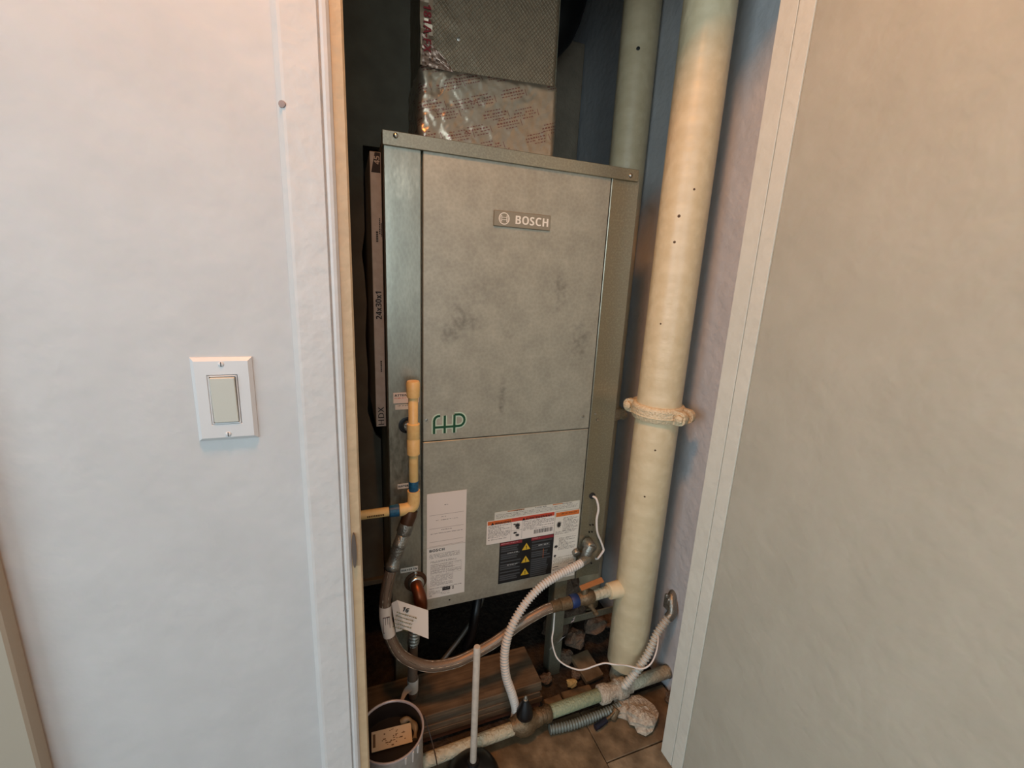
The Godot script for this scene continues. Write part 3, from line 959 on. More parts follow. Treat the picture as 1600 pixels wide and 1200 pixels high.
	lathe(s, T * Vector3(0.131, 0.895, F), Vector3.BACK, [Vector2(0.0205, 0), Vector2(0.0205, 0.0025), Vector2(0.0165, 0.0030), Vector2(0.0165, 0.0004), Vector2(0, 0.0004)], 24)
	obj("port_ring", s, M.rubber, lp)
	s = new_st()
	lathe(s, T * Vector3(0.135, 0.893, F + 0.0008), Vector3.BACK, [Vector2(0.014, 0), Vector2(0.012, 0.005), Vector2(0.006, 0.006), Vector2(0, 0.006)], 18)
	obj("port_plug", s, M.zinc, lp)
	s = new_st()
	lathe(s, T * Vector3(0.150, 0.452, F), Vector3.BACK, [Vector2(0.030, 0), Vector2(0.029, 0.002), Vector2(0.022, 0.0025), Vector2(0, 0.0025)], 24)
	obj("port_ring", s, M.bronze, lp)
	# knock-out for the thin cable on the right post
	s = new_st()
	lathe(s, T * Vector3(0.677, 0.630, F - 0.003), Vector3.BACK, [Vector2(0.0105, 0), Vector2(0.0100, 0.0036), Vector2(0.0060, 0.0042), Vector2(0, 0.0030)], 9)
	obj("knock_out", s, mat(Color(0.12, 0.12, 0.12), 0.8), t)
	# conduit fittings on the right post, foot
	s = new_st()
	cyl(s, T * Vector3(0.672, 0.475, F), T * Vector3(0.672, 0.470, F + 0.030), 0.019)
	cyl(s, T * Vector3(0.672, 0.482, F + 0.022), T * Vector3(0.654, 0.428, F + 0.020), 0.0155)
	cyl(s, T * Vector3(0.634, 0.452, F), T * Vector3(0.634, 0.447, F + 0.014), 0.012)
	obj("conduit_connector", s, M.zinc, t)

func blob(im: Image, cx: int, cy: int, rx: int, ry: int, sd: int):
	var n := FastNoiseLite.new()
	n.seed = sd
	n.frequency = 0.12
	for y in range(maxi(cy - ry * 2, 0), mini(cy + ry * 2, im.get_height())):
		for x in range(maxi(cx - rx * 2, 0), mini(cx + rx * 2, im.get_width())):
			var d := Vector2(float(x - cx) / rx, float(y - cy) / ry).length() + 0.7 * n.get_noise_2d(x, y)
			if d < 0.85: im.set_pixel(x, y, Color(0.09, 0.08, 0.08))

func warn_tri(parent: Node, x: float, y: float, z: float, size: float, m: Material, _k := 0.0):
	var s := new_st()
	prism(s, PackedVector2Array([Vector2(x - size * 0.58, y - size * 0.42), Vector2(x + size * 0.58, y - size * 0.42), Vector2(x, y + size * 0.55)]), z - 0.0004, z + 0.0002)
	obj("warning_triangle", s, m, parent)

# ---------------------------------------------------------------- filter
func build_filter():
	var t = thing("air_filter", "thin cardboard-edged air filter standing in the slot left of the cabinet", "air filter", Vector3(0.072, 0.889, -1.06))
	var s := new_st()
	bx(s, Vector3(-0.0115, 0, -0.74), Vector3(0.0115, 0.613, 0), 0.001)
	obj("frame", s, tri_mat(noise_tex(0.02, Color(0.58, 0.54, 0.50), Color(0.64, 0.60, 0.56), 50), null, 4.0, 0.8), t)
	var R := Basis(Vector3.BACK, PI / 2)
	txt("HDX", 0.0135, M.ink, t, Transform3D(R, Vector3(0.0005, 0.026, 0.0004)), "lettering", false, 1.3)
	txt("24x30x1", 0.0125, M.ink, t, Transform3D(R, Vector3(0.0005, 0.292, 0.0004)), "lettering", true, 0.98)
	s = new_st()
	prism(s, PackedVector2Array([Vector2(-0.009, 0.572), Vector2(0.010, 0.572), Vector2(0.010, 0.612), Vector2(-0.001, 0.612)]), -0.0002, 0.0004)
	obj("corner_print", s, mat(Color(0.13, 0.10, 0.09), 0.8), t)
	txt("45", 0.011, mat(Color(0.62, 0.56, 0.5), 0.8), t, Transform3D(R, Vector3(0.003, 0.597, 0.0006)), "lettering", true)
	var rng := RandomNumberGenerator.new()
	rng.seed = 3
	for q in [[0.0015, 0.136, 0.025, 0.003], [0.005, 0.447, 0.034, 0.0022], [0.0085, 0.442, 0.026, 0.0022], [-0.002, 0.430, 0.020, 0.0045]]:
		s = new_st()
		var y: float = q[1]
		while y < q[1] + q[2]:
			var l := rng.randf_range(0.0015, 0.004)
			bx(s, Vector3(q[0], y, 0), Vector3(q[0] + q[3], y + l, 0.0003))
			y += l + 0.001
		tag(obj("small_print", s, M.ink, t), "", "", "", "stuff")

# ---------------------------------------------------------------- duct
func foil_tex(w: int, h: int, base: Color, print_on: bool, sd: int) -> Image:
	var im := Image.create(w, h, false, Image.FORMAT_RGB8)
	var n := FastNoiseLite.new()
	n.seed = sd
	n.frequency = 0.02
	for y in h:
		for x in w:
			var v := 1.0 + 0.06 * n.get_noise_2d(x, y)
			im.set_pixel(x, y, Color(base.r * v, base.g * v, base.b * v))
	if print_on:
		var rng := RandomNumberGenerator.new()
		rng.seed = sd
		var dir := Vector2(cos(0.36), -sin(0.36))
		var nor := Vector2(sin(0.36), cos(0.36))
		var ink := Color(0.38, 0.12, 0.14)
		for row in 8:
			for colm in 12:
				var o := Vector2(-90 + colm * 116 + row * 52 - 116 * int(row * 52 / 116.0), row * 62 + 30 + rng.randf_range(-10, 10) - (colm % 2) * 34)
				if rng.randf() < 0.12: continue
				for ln in 4:
					var len: float = [62, 84, 84, 46][ln]
					var sh: float = [10, 0, 0, 30][ln]
					var k := 0.0
					while k < len:
						var seg := rng.randf_range(5, 11)
						if rng.randf() < 0.9:
							for a in int(seg * 1.0):
								for b in [4, 6, 4, 4][ln]:
									if rng.randf() < 0.24: continue
									var p: Vector2 = o + dir * (k + a + sh) + nor * (ln * 12 + b)
									var px := int(p.x)
									var py := int(p.y)
									if px >= 0 and py >= 0 and px < w and py < h:
										im.set_pixel(px, py, im.get_pixel(px, py).lerp(ink, 0.7))
						k += seg + 3
				# bracket on the right of each block
				for b in 26:
					for a in 2:
						var p: Vector2 = o + dir * (96 + a) + nor * (12 + b)
						if p.x >= 0 and p.y >= 0 and p.x < w and p.y < h:
							im.set_pixelv(Vector2i(p), im.get_pixelv(Vector2i(p)).lerp(ink, 0.6))
	return im

# wraps a crinkled skin round three sides of the duct; outline runs left side, front, right side
func skin(st: SurfaceTool, y0: Callable, y1: Callable, bulge: float, amp: float, sd: int, cell := 0.006):
	var n := FastNoiseLite.new()
	n.seed = sd
	n.frequency = 15.0
	n.fractal_type = FastNoiseLite.FRACTAL_RIDGED
	n.fractal_octaves = 3
	var n2 := FastNoiseLite.new()
	n2.seed = sd + 1
	n2.frequency = 48.0
	var x0 := 0.178 - bulge
	var x1 := 0.511 + bulge
	var zf := -1.12 + bulge
	var zb := -1.29
	var loop := []
	var r := 0.012
	var z := zb
	while z < zf - r:
		loop.append([Vector2(x0, z), Vector2(-1, 0)]); z += cell
	for k in 5:
		var a := PI - (PI / 2) * k / 4.0
		loop.append([Vector2(x0 + r + r * cos(a), zf - r + r * sin(a)), Vector2(cos(a), sin(a))])
	var x := x0 + r + cell
	while x < x1 - r:
		loop.append([Vector2(x, zf), Vector2(0, 1)]); x += cell
	for k in 5:
		var a := PI / 2 - (PI / 2) * k / 4.0
		loop.append([Vector2(x1 - r + r * cos(a), zf - r + r * sin(a)), Vector2(cos(a), sin(a))])
	z = zf - r - cell
	while z > zb:
		loop.append([Vector2(x1, z), Vector2(1, 0)]); z -= cell
	var cols := loop.size()
	var rows := 0
	var P := []
	var lens := [0.0]
	for i in range(1, cols):
		lens.append(lens[i - 1] + loop[i][0].distance_to(loop[i - 1][0]))
	var ym: float = y1.call(0.178) - y0.call(0.178)
	rows = int(ym / cell)
	for j in rows + 1:
		var row := []
		for i in cols:
			var q: Vector2 = loop[i][0]
			var d: Vector2 = loop[i][1]
			var f := float(j) / rows
			var yb: float = lerpf(y0.call(q.x), y1.call(q.x), f)
			var p := Vector3(q.x, yb, q.y)
			var left: float = clampf(1.0 - (q.x - 0.178) / 0.16, 0.0, 1.0)
			var h := (n.get_noise_3d(p.x * 1.0, p.y * 0.8, p.z) * (0.3 + 0.9 * left) + 0.35 * n2.get_noise_3dv(p)) * amp
			var edge := minf(f, 1.0 - f) * ym
			if bulge > 0.0: h -= bulge * 0.8 * exp(-edge / 0.006)
			row.append(p + Vector3(d.x, 0, d.y) * h)
		P.append(row)
	var N := []
	for j in rows + 1:
		var row := []
		for i in cols:
			var a: Vector3 = P[j][mini(i + 1, cols - 1)] - P[j][maxi(i - 1, 0)]
			var b: Vector3 = P[mini(j + 1, rows)][i] - P[maxi(j - 1, 0)][i]
			var nn := a.cross(b).normalized()
			var d: Vector2 = loop[i][1]
			if nn.dot(Vector3(d.x, 0, d.y)) < 0: nn = -nn
			row.append(nn)
		N.append(row)
	var tot: float = lens[cols - 1]
	for j in rows:
		for i in cols - 1:
			var u0: float = lens[i] / tot
			var u1: float = lens[i + 1] / tot
			var v0 := 1.0 - float(j) / rows
			var v1 := 1.0 - float(j + 1) / rows
			tri(st, P[j][i], P[j][i + 1], P[j + 1][i + 1], N[j][i], N[j][i + 1], N[j + 1][i + 1], Vector2(u0, v0), Vector2(u1, v0), Vector2(u1, v1))
			tri(st, P[j][i], P[j + 1][i + 1], P[j + 1][i], N[j][i], N[j + 1][i + 1], N[j + 1][i], Vector2(u0, v0), Vector2(u1, v1), Vector2(u0, v1))

func build_duct():
	var t = thing("supply_duct", "foil-faced square supply duct rising from the top of the cabinet", "duct", Vector3.ZERO)
	var s := new_st()
	bx(s, Vector3(0.1795, 1.538, -1.289), Vector3(0.5095, 2.5, -1.1245))
	obj("core", s, M.galv_dull, t)
	s = new_st()
	var seam := func(x: float) -> float: return 1.703 + (x - 0.178) * 0.055
	skin(s, func(_x): return 1.66, func(_x): return 2.495, 0.0, 0.0022, 31, 0.0075)
	var fm := mat(Color.WHITE, 0.42, 0.8)
	fm.albedo_texture = ImageTexture.create_from_image(foil_tex(256, 256, Color(0.56, 0.51, 0.43), false, 5))
	fm.normal_enabled = true
	fm.normal_texture = scrim_normal()
	fm.uv1_scale = Vector3(4, 5, 1)
	fm.normal_scale = 0.8
	obj("foil_facing", s, fm, t)
	s = new_st()
	skin(s, func(_x): return 1.541, seam, 0.0045, 0.0036, 47, 0.0038)
	var tm := mat(Color.WHITE, 0.30, 0.75)
	tm.albedo_texture = ImageTexture.create_from_image(foil_tex(1024, 256 + 64, Color(0.66, 0.605, 0.525), true, 7))
	var tp := obj("foil_tape", s, tm, t)
	tag(tp, "shiny crinkled foil tape with rows of small red print")
	# strip of tape up the front left corner with its large red print
	s = new_st()
	var n := FastNoiseLite.new()
	n.seed = 9
	n.frequency = 30.0
	var rows := 60
	for j in rows:
		for i in 6:
			var q := []
			for e in [[0, 0], [1, 0], [1, 1], [0, 1]]:
				var y: float = 1.705 + 0.6 * (j + e[1]) / rows
				var f: float = (i + e[0]) / 6.0
				var p := Vector3(0.1772 + maxf(0, f - 0.5) * 0.055, y, -1.1455 + minf(f, 0.5) * 0.055)
				p += Vector3(-0.6, 0, 0.6) * 0.0060 * n.get_noise_3dv(p) + Vector3(-0.0014, 0, 0.0026)
				q.append(p)
			var nn: Vector3 = (q[1] - q[0]).cross(q[3] - q[0]).normalized()
			if nn.dot(Vector3(-1, 0, 1)) < 0: nn = -nn
			quad(s, q[0], q[1], q[2], q[3], nn)
	var st2 := obj("corner_tape", s, mat(Color(0.60, 0.53, 0.45), 0.28, 0.8), t)
	txt("181A-FX", 0.0165, M.red_ink, st2, Transform3D(Basis(Vector3.BACK, -PI / 2), Vector3(0.1905, 1.776, -1.1135)), "lettering", true, 1.05)
	s = new_st()
	var pn := FastNoiseLite.new()
	pn.seed = 77
	pn.frequency = 60.0
	for j in 14:
		for i in 14:
			var q := []
			for e in [[0, 0], [1, 0], [1, 1], [0, 1]]:
				var fx: float = (i + e[0]) / 14.0
				var fy: float = (j + e[1]) / 14.0
				var x: float = 0.1795 + 0.070 * fx
				var p := Vector3(x, 1.703 + 0.062 * fy * pow(1.0 - fx, 0.8), -1.1145)
				p.z += 0.0030 * pn.get_noise_3dv(p)
				q.append(p)
			var nn: Vector3 = (q[1] - q[0]).cross(q[3] - q[0])
			if nn.length() < 1e-9: continue
			nn = nn.normalized()
			if nn.z < 0: nn = -nn
			quad(s, q[0], q[1], q[2], q[3], nn)
	obj("tape_flap", s, mat(Color(0.55, 0.46, 0.40), 0.32, 0.7), t)
	s = new_st()
	lathe(s, Vector3(0.262, 1.772, -1.121), Vector3.BACK, [Vector2(0.0045, 0), Vector2(0.004, 0.003), Vector2(0.002, 0.0035), Vector2(0.002, 0.002), Vector2(0, 0.002)], 12)
	obj("pin_cap", s, M.steel, t)

func scrim_normal() -> Texture2D:
	var im := Image.create(256, 256, false, Image.FORMAT_RGB8)
	for y in 256:
		for x in 256:
			var a := absf(fposmod((x + y) / 16.0, 1.0) - 0.5)
			var b := absf(fposmod((x - y) / 16.0, 1.0) - 0.5)
			var v := clampf(0.5 + 0.5 * (smoothstep(0.38, 0.5, a) + smoothstep(0.38, 0.5, b)), 0, 1)
			im.set_pixel(x, y, Color(v, v, v))
	im.convert(Image.FORMAT_RGBA8)
	im.bump_map_to_normal_map(2.5)
	return ImageTexture.create_from_image(im)

# ---------------------------------------------------------------- soil stacks
func coupling(t: Node, c: Vector3, r: float, turn: float, full: bool):
	# grooved clamp: two halves, ribbed, with bolt ears
	var B := Basis(Vector3.UP, turn)
	var s := new_st()
	var prof := [Vector2(r, -0.0215), Vector2(r + 0.007, -0.0215), Vector2(r + 0.010, -0.017), Vector2(r + 0.011, -0.010), Vector2(r + 0.013, -0.007), Vector2(r + 0.011, -0.003), Vector2(r + 0.013, 0.002), Vector2(r + 0.011, 0.006), Vector2(r + 0.013, 0.010), Vector2(r + 0.010, 0.017), Vector2(r + 0.006, 0.0215), Vector2(r, 0.0215)]
	lathe(s, c, Vector3.UP, prof, 40)
	var cl := obj("clamp_ring", s, M.stack_chalky, t)
	for sd in [-1.0, 1.0]:
		if sd < 0 and not full: continue
		# ears point along local x
		s = new_st()
		var ear := PackedVector2Array()
		for k in 13:
			var a := -PI / 2 + PI * k / 12.0
			ear.append(Vector2(r + 0.020 + 0.017 * cos(a), 0.019 * sin(a)))
		ear.append(Vector2(r - 0.002, 0.019)); ear.append(Vector2(r - 0.002, -0.019))
		for zz in [[-0.027, -0.013], [0.013, 0.027]]:
			prism(s, ear, zz[0], zz[1], Transform3D(B * Basis.from_scale(Vector3(sd, 1, sd)), c))
		obj("bolt_ear", s, M.stack_chalky, cl)
		s = new_st()
		cyl(s, c + B * Vector3(sd * (r + 0.020), 0, -0.038), c + B * Vector3(sd * (r + 0.020), 0, 0.038), 0.0070, 12)
		cyl(s, c + B * Vector3(sd * (r + 0.020), 0, 0.0265), c + B * Vector3(sd * (r + 0.020), 0, 0.036), 0.0120, 6)
		cyl(s, c + B * Vector3(sd * (r + 0.020), 0, -0.036), c + B * Vector3(sd * (r + 0.020), 0, -0.0265), 0.0120, 6)
		obj("bolt", s, M.stack_chalky, cl)

func build_stacks():
	var p := Vector3(0.807, 0, -0.955)
	var t = thing("soil_pipe", "thick cream-painted soil pipe in front, with a bolted clamp coupling", "pipe", p)
	var s := new_st()
	lathe(s, Vector3(0, 0.075, 0), Vector3.UP, [Vector2(0.0, 0), Vector2(0.0575, 0), Vector2(0.0595, 0.004), Vector2(0.0595, 0.83)], 48)
	obj("lower_pipe", s, M.stack, t)
	s = new_st()
	lathe(s, Vector3(0, 0.93, 0), Vector3.UP, [Vector2(0.0, 0), Vector2(0.0595, 0.0), Vector2(0.0595, 1.57)], 48)
	obj("upper_pipe", s, M.stack, t)
	s = new_st()
	lathe(s, Vector3(0, -0.012, 0), Vector3.UP, [Vector2(0.040, 0), Vector2(0.046, 0.02), Vector2(0.042, 0.05), Vector2(0.044, 0.09)], 30)
	obj("pipe_foot", s, M.grime_pipe, t)
	coupling(t, Vector3(0, 0.917, 0), 0.0595, -1.22, true)
	var chip_mat := mat(Color(0.35, 0.27, 0.2), 0.8)
	for q in [[0.15, 1.42, 0.004], [-0.3, 1.48, 0.003], [0.2, 1.36, 0.0035], [0.35, 1.16, 0.0025], [-0.1, 0.82, 0.003], [0.1, 0.68, 0.003]]:
		s = new_st()
		var a: float = q[0] + 0.7
		var d := Vector3(-sin(a), 0, cos(a))
		lathe(s, d * 0.0592 + Vector3(0, q[1], 0), d, [Vector2(q[2], 0), Vector2(q[2] * 0.8, 0.0006), Vector2(0, 0.0008)], 9)
		obj("paint_chip", s, chip_mat, t)
	p = Vector3(0.873, 0, -1.329)
	t = thing("soil_pipe", "slimmer cream soil pipe farther back, half hidden by the cabinet", "pipe", p)
	s = new_st()
	lathe(s, Vector3(0, -0.012, 0), Vector3.UP, [Vector2(0.0, 0), Vector2(0.057, 0), Vector2(0.057, 2.512)], 40)
	obj("pipe_shaft", s, M.stack, t)
	coupling(t, Vector3(0, 0.80, 0), 0.057, -0.5, true)
	s = new_st()
	var dd := Vector3(-0.55, 0, 0.83).normalized()
	lathe(s, dd * 0.0565 + Vector3(0.0, 1.936, 0), dd, [Vector2(0.006, 0), Vector2(0.005, 0.001), Vector2(0, 0.0013)], 10)
	obj("paint_chip", s, M.black, t)

# ---------------------------------------------------------------- water side
func braid_mat() -> StandardMaterial3D:
	var im := Image.create(128, 128, false, Image.FORMAT_RGB8)
	for y in 128:
		for x in 128:
			var a := fposmod((x + y) / 16.0, 1.0)
			var b := fposmod((x - y) / 16.0, 1.0)
			var over := (int(floor((x + y) / 16.0)) + int(floor((x - y) / 16.0))) % 2 == 0
			var v := sin(PI * a) if over else sin(PI * b)
			v = 0.25 + 0.45 * v
			im.set_pixel(x, y, Color(0.58 * (0.5 + v), 0.51 * (0.5 + v), 0.44 * (0.5 + v)))
	var m := mat(Color(0.85, 0.83, 0.82), 0.45, 0.5)
	m.albedo_texture = ImageTexture.create_from_image(im)
	m.uv1_scale = Vector3(3, 30, 1)
	return m

func build_water_side():
	var braid := braid_mat()
	# cream standpipe with cap, coupling, elbow and the run to the left
	var t = thing("water_pipe", "capped cream plastic standpipe with a blue-primed elbow left of the cabinet", "pipe", Vector3(0.139, 0.70, -0.99))
	var o := -Vector3(0.139, 0.70, -0.99)
	var s := new_st()
	cyl(s, o + Vector3(0.139, 0.70, -0.99), o + Vector3(0.139, 1.0, -0.99), 0.0111)
	obj("riser", s, M.cpvc, t)
	s = new_st()
	lathe(s, o + Vector3(0.139, 0.978, -0.99), Vector3.UP, [Vector2(0.0110, 0), Vector2(0.0145, 0.001), Vector2(0.0155, 0.018), Vector2(0.0155, 0.034), Vector2(0.0135, 0.0385), Vector2(0, 0.0395)], 24)
	obj("end_cap", s, M.cpvc, t)
	s = new_st()
	lathe(s, o + Vector3(0.139, 0.838, -0.99), Vector3.UP, [Vector2(0.0110, 0), Vector2(0.0150, 0.001), Vector2(0.0150, 0.038), Vector2(0.0142, 0.040), Vector2(0.0150, 0.042), Vector2(0.0150, 0.076), Vector2(0.0110, 0.078)], 24)
	obj("coupling", s, M.cpvc, t)
	s = new_st()
	lathe(s, o + Vector3(0.139, 0.738, -0.99), Vector3.UP, [Vector2(0.0111, 0), Vector2(0.0119, 0.002), Vector2(0.0117, 0.03), Vector2(0.0111, 0.032)], 20)
	obj("primer_band", s, M.primer, t)
	# elbow body
	s = new_st()
	tube(s, spline([o + Vector3(0.139, 0.745, -0.99), o + Vector3(0.139, 0.715, -0.99), o + Vector3(0.134, 0.703, -0.989), o + Vector3(0.122, 0.699, -0.988), o + Vector3(0.104, 0.699, -0.987)], 6), 0.0150, 18)
	obj("elbow", s, M.cpvc, t)
	s = new_st()
	lathe(s, o + Vector3(0.104, 0.699, -0.987), Vector3(-1, 0, 0), [Vector2(0.0110, 0), Vector2(0.0145, 0.001), Vector2(0.0140, 0.022), Vector2(0.0110, 0.024)], 20)
	obj("primer_band", s, M.primer, t)
	s = new_st()
	cyl(s, o + Vector3(0.11, 0.699, -0.987), o + Vector3(-0.12, 0.699, -0.987), 0.0111)
	var hp := obj("branch_pipe", s, M.cpvc, t)
	s = new_st()
	var rng := RandomNumberGenerator.new()
	rng.seed = 8
	var xx := 0.03
	while xx < 0.068:
		var l := rng.randf_range(0.002, 0.004)
		bx(s, o + Vector3(xx, 0.696, -0.9762), o + Vector3(xx + l, 0.7005, -0.9756))
		xx += l + 0.0012
	obj("pipe_print", s, mat(Color(0.35, 0.25, 0.12), 0.8), hp)
	# hose with its fittings
	var H := [Vector3(0.081, 0.552, -0.970), Vector3(0.067, 0.487, -0.965), Vector3(0.066, 0.427, -0.960), Vector3(0.077, 0.363, -0.955), Vector3(0.106, 0.307, -0.950), Vector3(0.167, 0.262, -0.948), Vector3(0.232, 0.251, -0.948), Vector3(0.286, 0.259, -0.950), Vector3(0.342, 0.278, -0.950), Vector3(0.381, 0.294, -0.953), Vector3(0.440, 0.322, -0.955), Vector3(0.499, 0.340, -0.958), Vector3(0.528, 0.342, -0.960)]
	t = thing("braided_hose", "brown braided hose looping below the cabinet to the blue-taped valve", "hose", Vector3.ZERO)
	s = new_st()
	tube(s, spline(H, 8), 0.0138, 20)
	obj("hose_tube", s, braid, t)
	s = new_st()
	var path := spline(H, 8)
	for k in 3:
		var a0: float = [-2.1, -0.5, 0.7][k]
		var pts := PackedVector3Array()
		for i in path.size():
			var tg: Vector3 = (path[mini(i + 1, path.size() - 1)] - path[maxi(i - 1, 0)]).normalized()
			var side := tg.cross(Vector3.BACK).normalized()
			pts.append(path[i] + (side * sin(a0 * 0.8) + Vector3.BACK * cos(a0 * 0.8)) * 0.0138)
		tube(s, pts, func(d): return 0.0008 + 0.0003 * sin(d * 2000.0), 6)
	obj("braid_strand", s, mat(Color(0.72, 0.66, 0.58), 0.35, 0.7), t)
	var top := Vector3(0.132, 0.694, -0.988)
	var bot := Vector3(0.082, 0.552, -0.970)
	var ax := (bot - top).normalized()
	var ln := top.distance_to(bot)
	s = new_st()
	lathe(s, top, ax, [Vector2(0.0, 0), Vector2(0.017, 0.0), Vector2(0.0185, 0.012), Vector2(0.0165, 0.034), Vector2(0.0, 0.034)], 20)
	obj("bushing", s, M.bronze, t)
	s = new_st()
	lathe(s, top + ax * 0.034, ax, [Vector2(0.0, 0), Vector2(0.0185, 0.0), Vector2(0.0190, 0.004), Vector2(0.0190, 0.024), Vector2(0.0165, 0.028), Vector2(0.0, 0.028)], 6)
	lathe(s, top + ax * 0.062, ax, [Vector2(0.014, 0), Vector2(0.0155, 0.002), Vector2(0.0155, 0.018), Vector2(0.0165, 0.019), Vector2(0.0165, 0.030), Vector2(0.0150, 0.032)], 22)
	obj("union_nut", s, M.zinc, t)
	s = new_st()
	lathe(s, top + ax * 0.092, ax, [Vector2(0.0130, 0), Vector2(0.0160, 0.001), Vector2(0.0160, 0.020), Vector2(0.0148, 0.024), Vector2(0.0148, ln - 0.107), Vector2(0.0165, ln - 0.105), Vector2(0.0165, ln - 0.094), Vector2(0.0140, ln - 0.092)], 22)
	obj("ferrule", s, M.zinc, t)
	s = new_st()
	lathe(s, Vector3(0.522, 0.3425, -0.9595), Vector3(1, 0.03, 0), [Vector2(0.0138, 0), Vector2(0.0160, 0.001), Vector2(0.0160, 0.026), Vector2(0.0150, 0.028), Vector2(0.0175, 0.029), Vector2(0.0175, 0.062), Vector2(0.0, 0.062)], 22)
	obj("ferrule", s, M.brass, t)
	# paper sleeve and tag
	s = new_st()
	tube(s, spline([Vector3(0.0655, 0.462, -0.9625), Vector3(0.0655, 0.425, -0.960), Vector3(0.0730, 0.378, -0.956)], 5), 0.0150, 20, false)
	var sleeve := obj("paper_sleeve", s, M.paper, t)
	s = new_st()
	for q in [[0.438, 0.0022], [0.395, 0.0022]]:
		bx(s, Vector3(0.058, q[0], -0.9464), Vector3(0.074, q[0] + 0.0012, -0.9450), 0, Transform3D.IDENTITY)
	for k in 4:
		bx(s, Vector3(0.0585 + k * 0.0050, 0.396, -0.9464), Vector3(0.0593 + k * 0.0050, 0.438, -0.9448))
	obj("printed_box", s, mat(Color(0.30, 0.20, 0.18), 0.8), sleeve)
	# folded tag: two leaves
	s = new_st()
	var q := [Vector3(0.079, 0.474, -0.949), Vector3(0.092, 0.484, -0.943), Vector3(0.166, 0.441, -0.937), Vector3(0.1665, 0.359, -0.934), Vector3(0.108, 0.407, -0.930), Vector3(0.088, 0.392, -0.944)]
	for pair in [[q[0], q[1], q[4], q[5]], [q[1], q[2], q[3], q[4]]]:
		var nn: Vector3 = (pair[1] - pair[0]).cross(pair[3] - pair[0]).normalized()
		if nn.z < 0: nn = -nn
		var e := nn * 0.0004
		quad(s, pair[0] + e, pair[1] + e, pair[2] + e, pair[3] + e, nn)
		quad(s, pair[0] - e, pair[1] - e, pair[2] - e, pair[3] - e, -nn)
	var tg2 := obj("paper_tag", s, M.paper, t)
	tag(tg2, "creased white paper tag with dark print")
	var ux: Vector3 = (q[2] - q[1]).normalized()
	var nz: Vector3 = ux.cross((q[1] - q[4])).normalized()
	if nz.z < 0: nz = -nz
	var uy := nz.cross(ux)
	var TB := Basis(ux, uy, nz)
	var mid: Vector3 = (q[1] + q[2]) / 2.0
	txt("16", 0.0105, M.ink, tg2, Transform3D(TB, mid - ux * 0.012 - uy * 0.015 + nz * 0.0010), "lettering", true, 1.1)
	s = new_st()
	for k in 5:
		var x := -0.030
		while x < 0.022 - 0.003 * k:
			var l := rng.randf_range(0.002, 0.006)
			bx(s, Vector3(x + k * 0.002, -0.0275 - k * 0.0085, 0.0005), Vector3(x + l + k * 0.002, -0.0255 - k * 0.0085, 0.0009), 0, Transform3D(TB, mid))
			x += l + 0.0015
	obj("tag_print", s, mat(Color(0.42, 0.43, 0.30), 0.8), tg2)
	# second hose behind, straight down from the water inlet
	t = thing("braided_hose", "shorter ribbed hose dropping from a copper elbow below the inlet sticker", "hose", Vector3.ZERO)
	s = new_st()
	tube(s, spline([Vector3(0.150, 0.452, -1.038), Vector3(0.150, 0.452, -1.015), Vector3(0.155, 0.435, -1.000), Vector3(0.157, 0.405, -0.998), Vector3(0.152, 0.370, -0.998)], 6), func(d): return 0.0155 + 0.002 * smoothstep(0.03, 0.06, d), 18)
	obj("copper_elbow", s, M.copper, t)
	s = new_st()
	lathe(s, Vector3(0.150, 0.452, -1.036), Vector3.BACK, [Vector2(0.0, 0), Vector2(0.021, 0), Vector2(0.021, 0.008), Vector2(0.018, 0.012), Vector2(0.0, 0.012)], 20)
	lathe(s, Vector3(0.150, 0.478, -1.040), Vector3.BACK, [Vector2(0.005, 0), Vector2(0.0045, 0.003), Vector2(0, 0.0045)], 12)
	obj("flange", s, M.steel, t)
	s = new_st()
	var B2 := resample(spline([Vector3(0.150, 0.368, -0.998), Vector3(0.142, 0.333, -1.000), Vector3(0.137, 0.290, -1.002)], 6), 0.0012)
	tube(s, B2, func(d): return 0.0150 + 0.0014 * sin(d * TAU / 0.010), 18)
	obj("ribbed_ferrule", s, M.zinc, t)
	s = new_st()
	tube(s, spline([Vector3(0.137, 0.292, -1.002), Vector3(0.136, 0.243, -1.002), Vector3(0.136, 0.158, -1.004), Vector3(0.139, 0.10, -1.02), Vector3(0.150, 0.098, -1.07)], 8), 0.0132, 18)
	obj("hose_tube", s, braid, t)
	s = new_st()
	tube(s, spline([Vector3(0.136, 0.178, -1.003), Vector3(0.136, 0.135, -1.005)], 3), 0.0150, 18, false)
	var sl := obj("paper_sleeve", s, M.paper, t)
	s = new_st()
	var rb := [Vector3(0.126, 0.172, -0.992), Vector3(0.112, 0.170, -0.985), Vector3(0.102, 0.150, -0.980), Vector3(0.094, 0.110, -0.975), Vector3(0.088, 0.075, -0.97)]
	var rp := spline(rb, 5)
	for i in rp.size() - 1:
		var w0 := 0.020 * (1.0 - 0.8 * i / rp.size())
		var w1 := 0.020 * (1.0 - 0.8 * (i + 1) / rp.size())
		var dv := Vector3(0.35, -0.25, 0.9).normalized()
		quad(s, rp[i], rp[i] + dv * w0, rp[i + 1] + dv * w1, rp[i + 1], Vector3(-0.6, 0.3, 0.5).normalized())
	obj("curled_tag", s, M.paper, sl)
	# ball valve into the soil stack stub
	t = thing("ball_valve", "brass ball valve with an orange lever and blue thread tape", "valve", Vector3.ZERO)
	var VA := Vector3(0.585, 0.345, -0.960)
	var vx := Vector3(1, 0.045, 0.0).normalized()
	s = new_st()
	lathe(s, VA, vx, [Vector2(0.0, 0), Vector2(0.0185, 0), Vector2(0.0200, 0.003), Vector2(0.0200, 0.020), Vector2(0.0180, 0.024), Vector2(0, 0.024)], 20)
	obj("thread_tape", s, M.blue_tape, t)
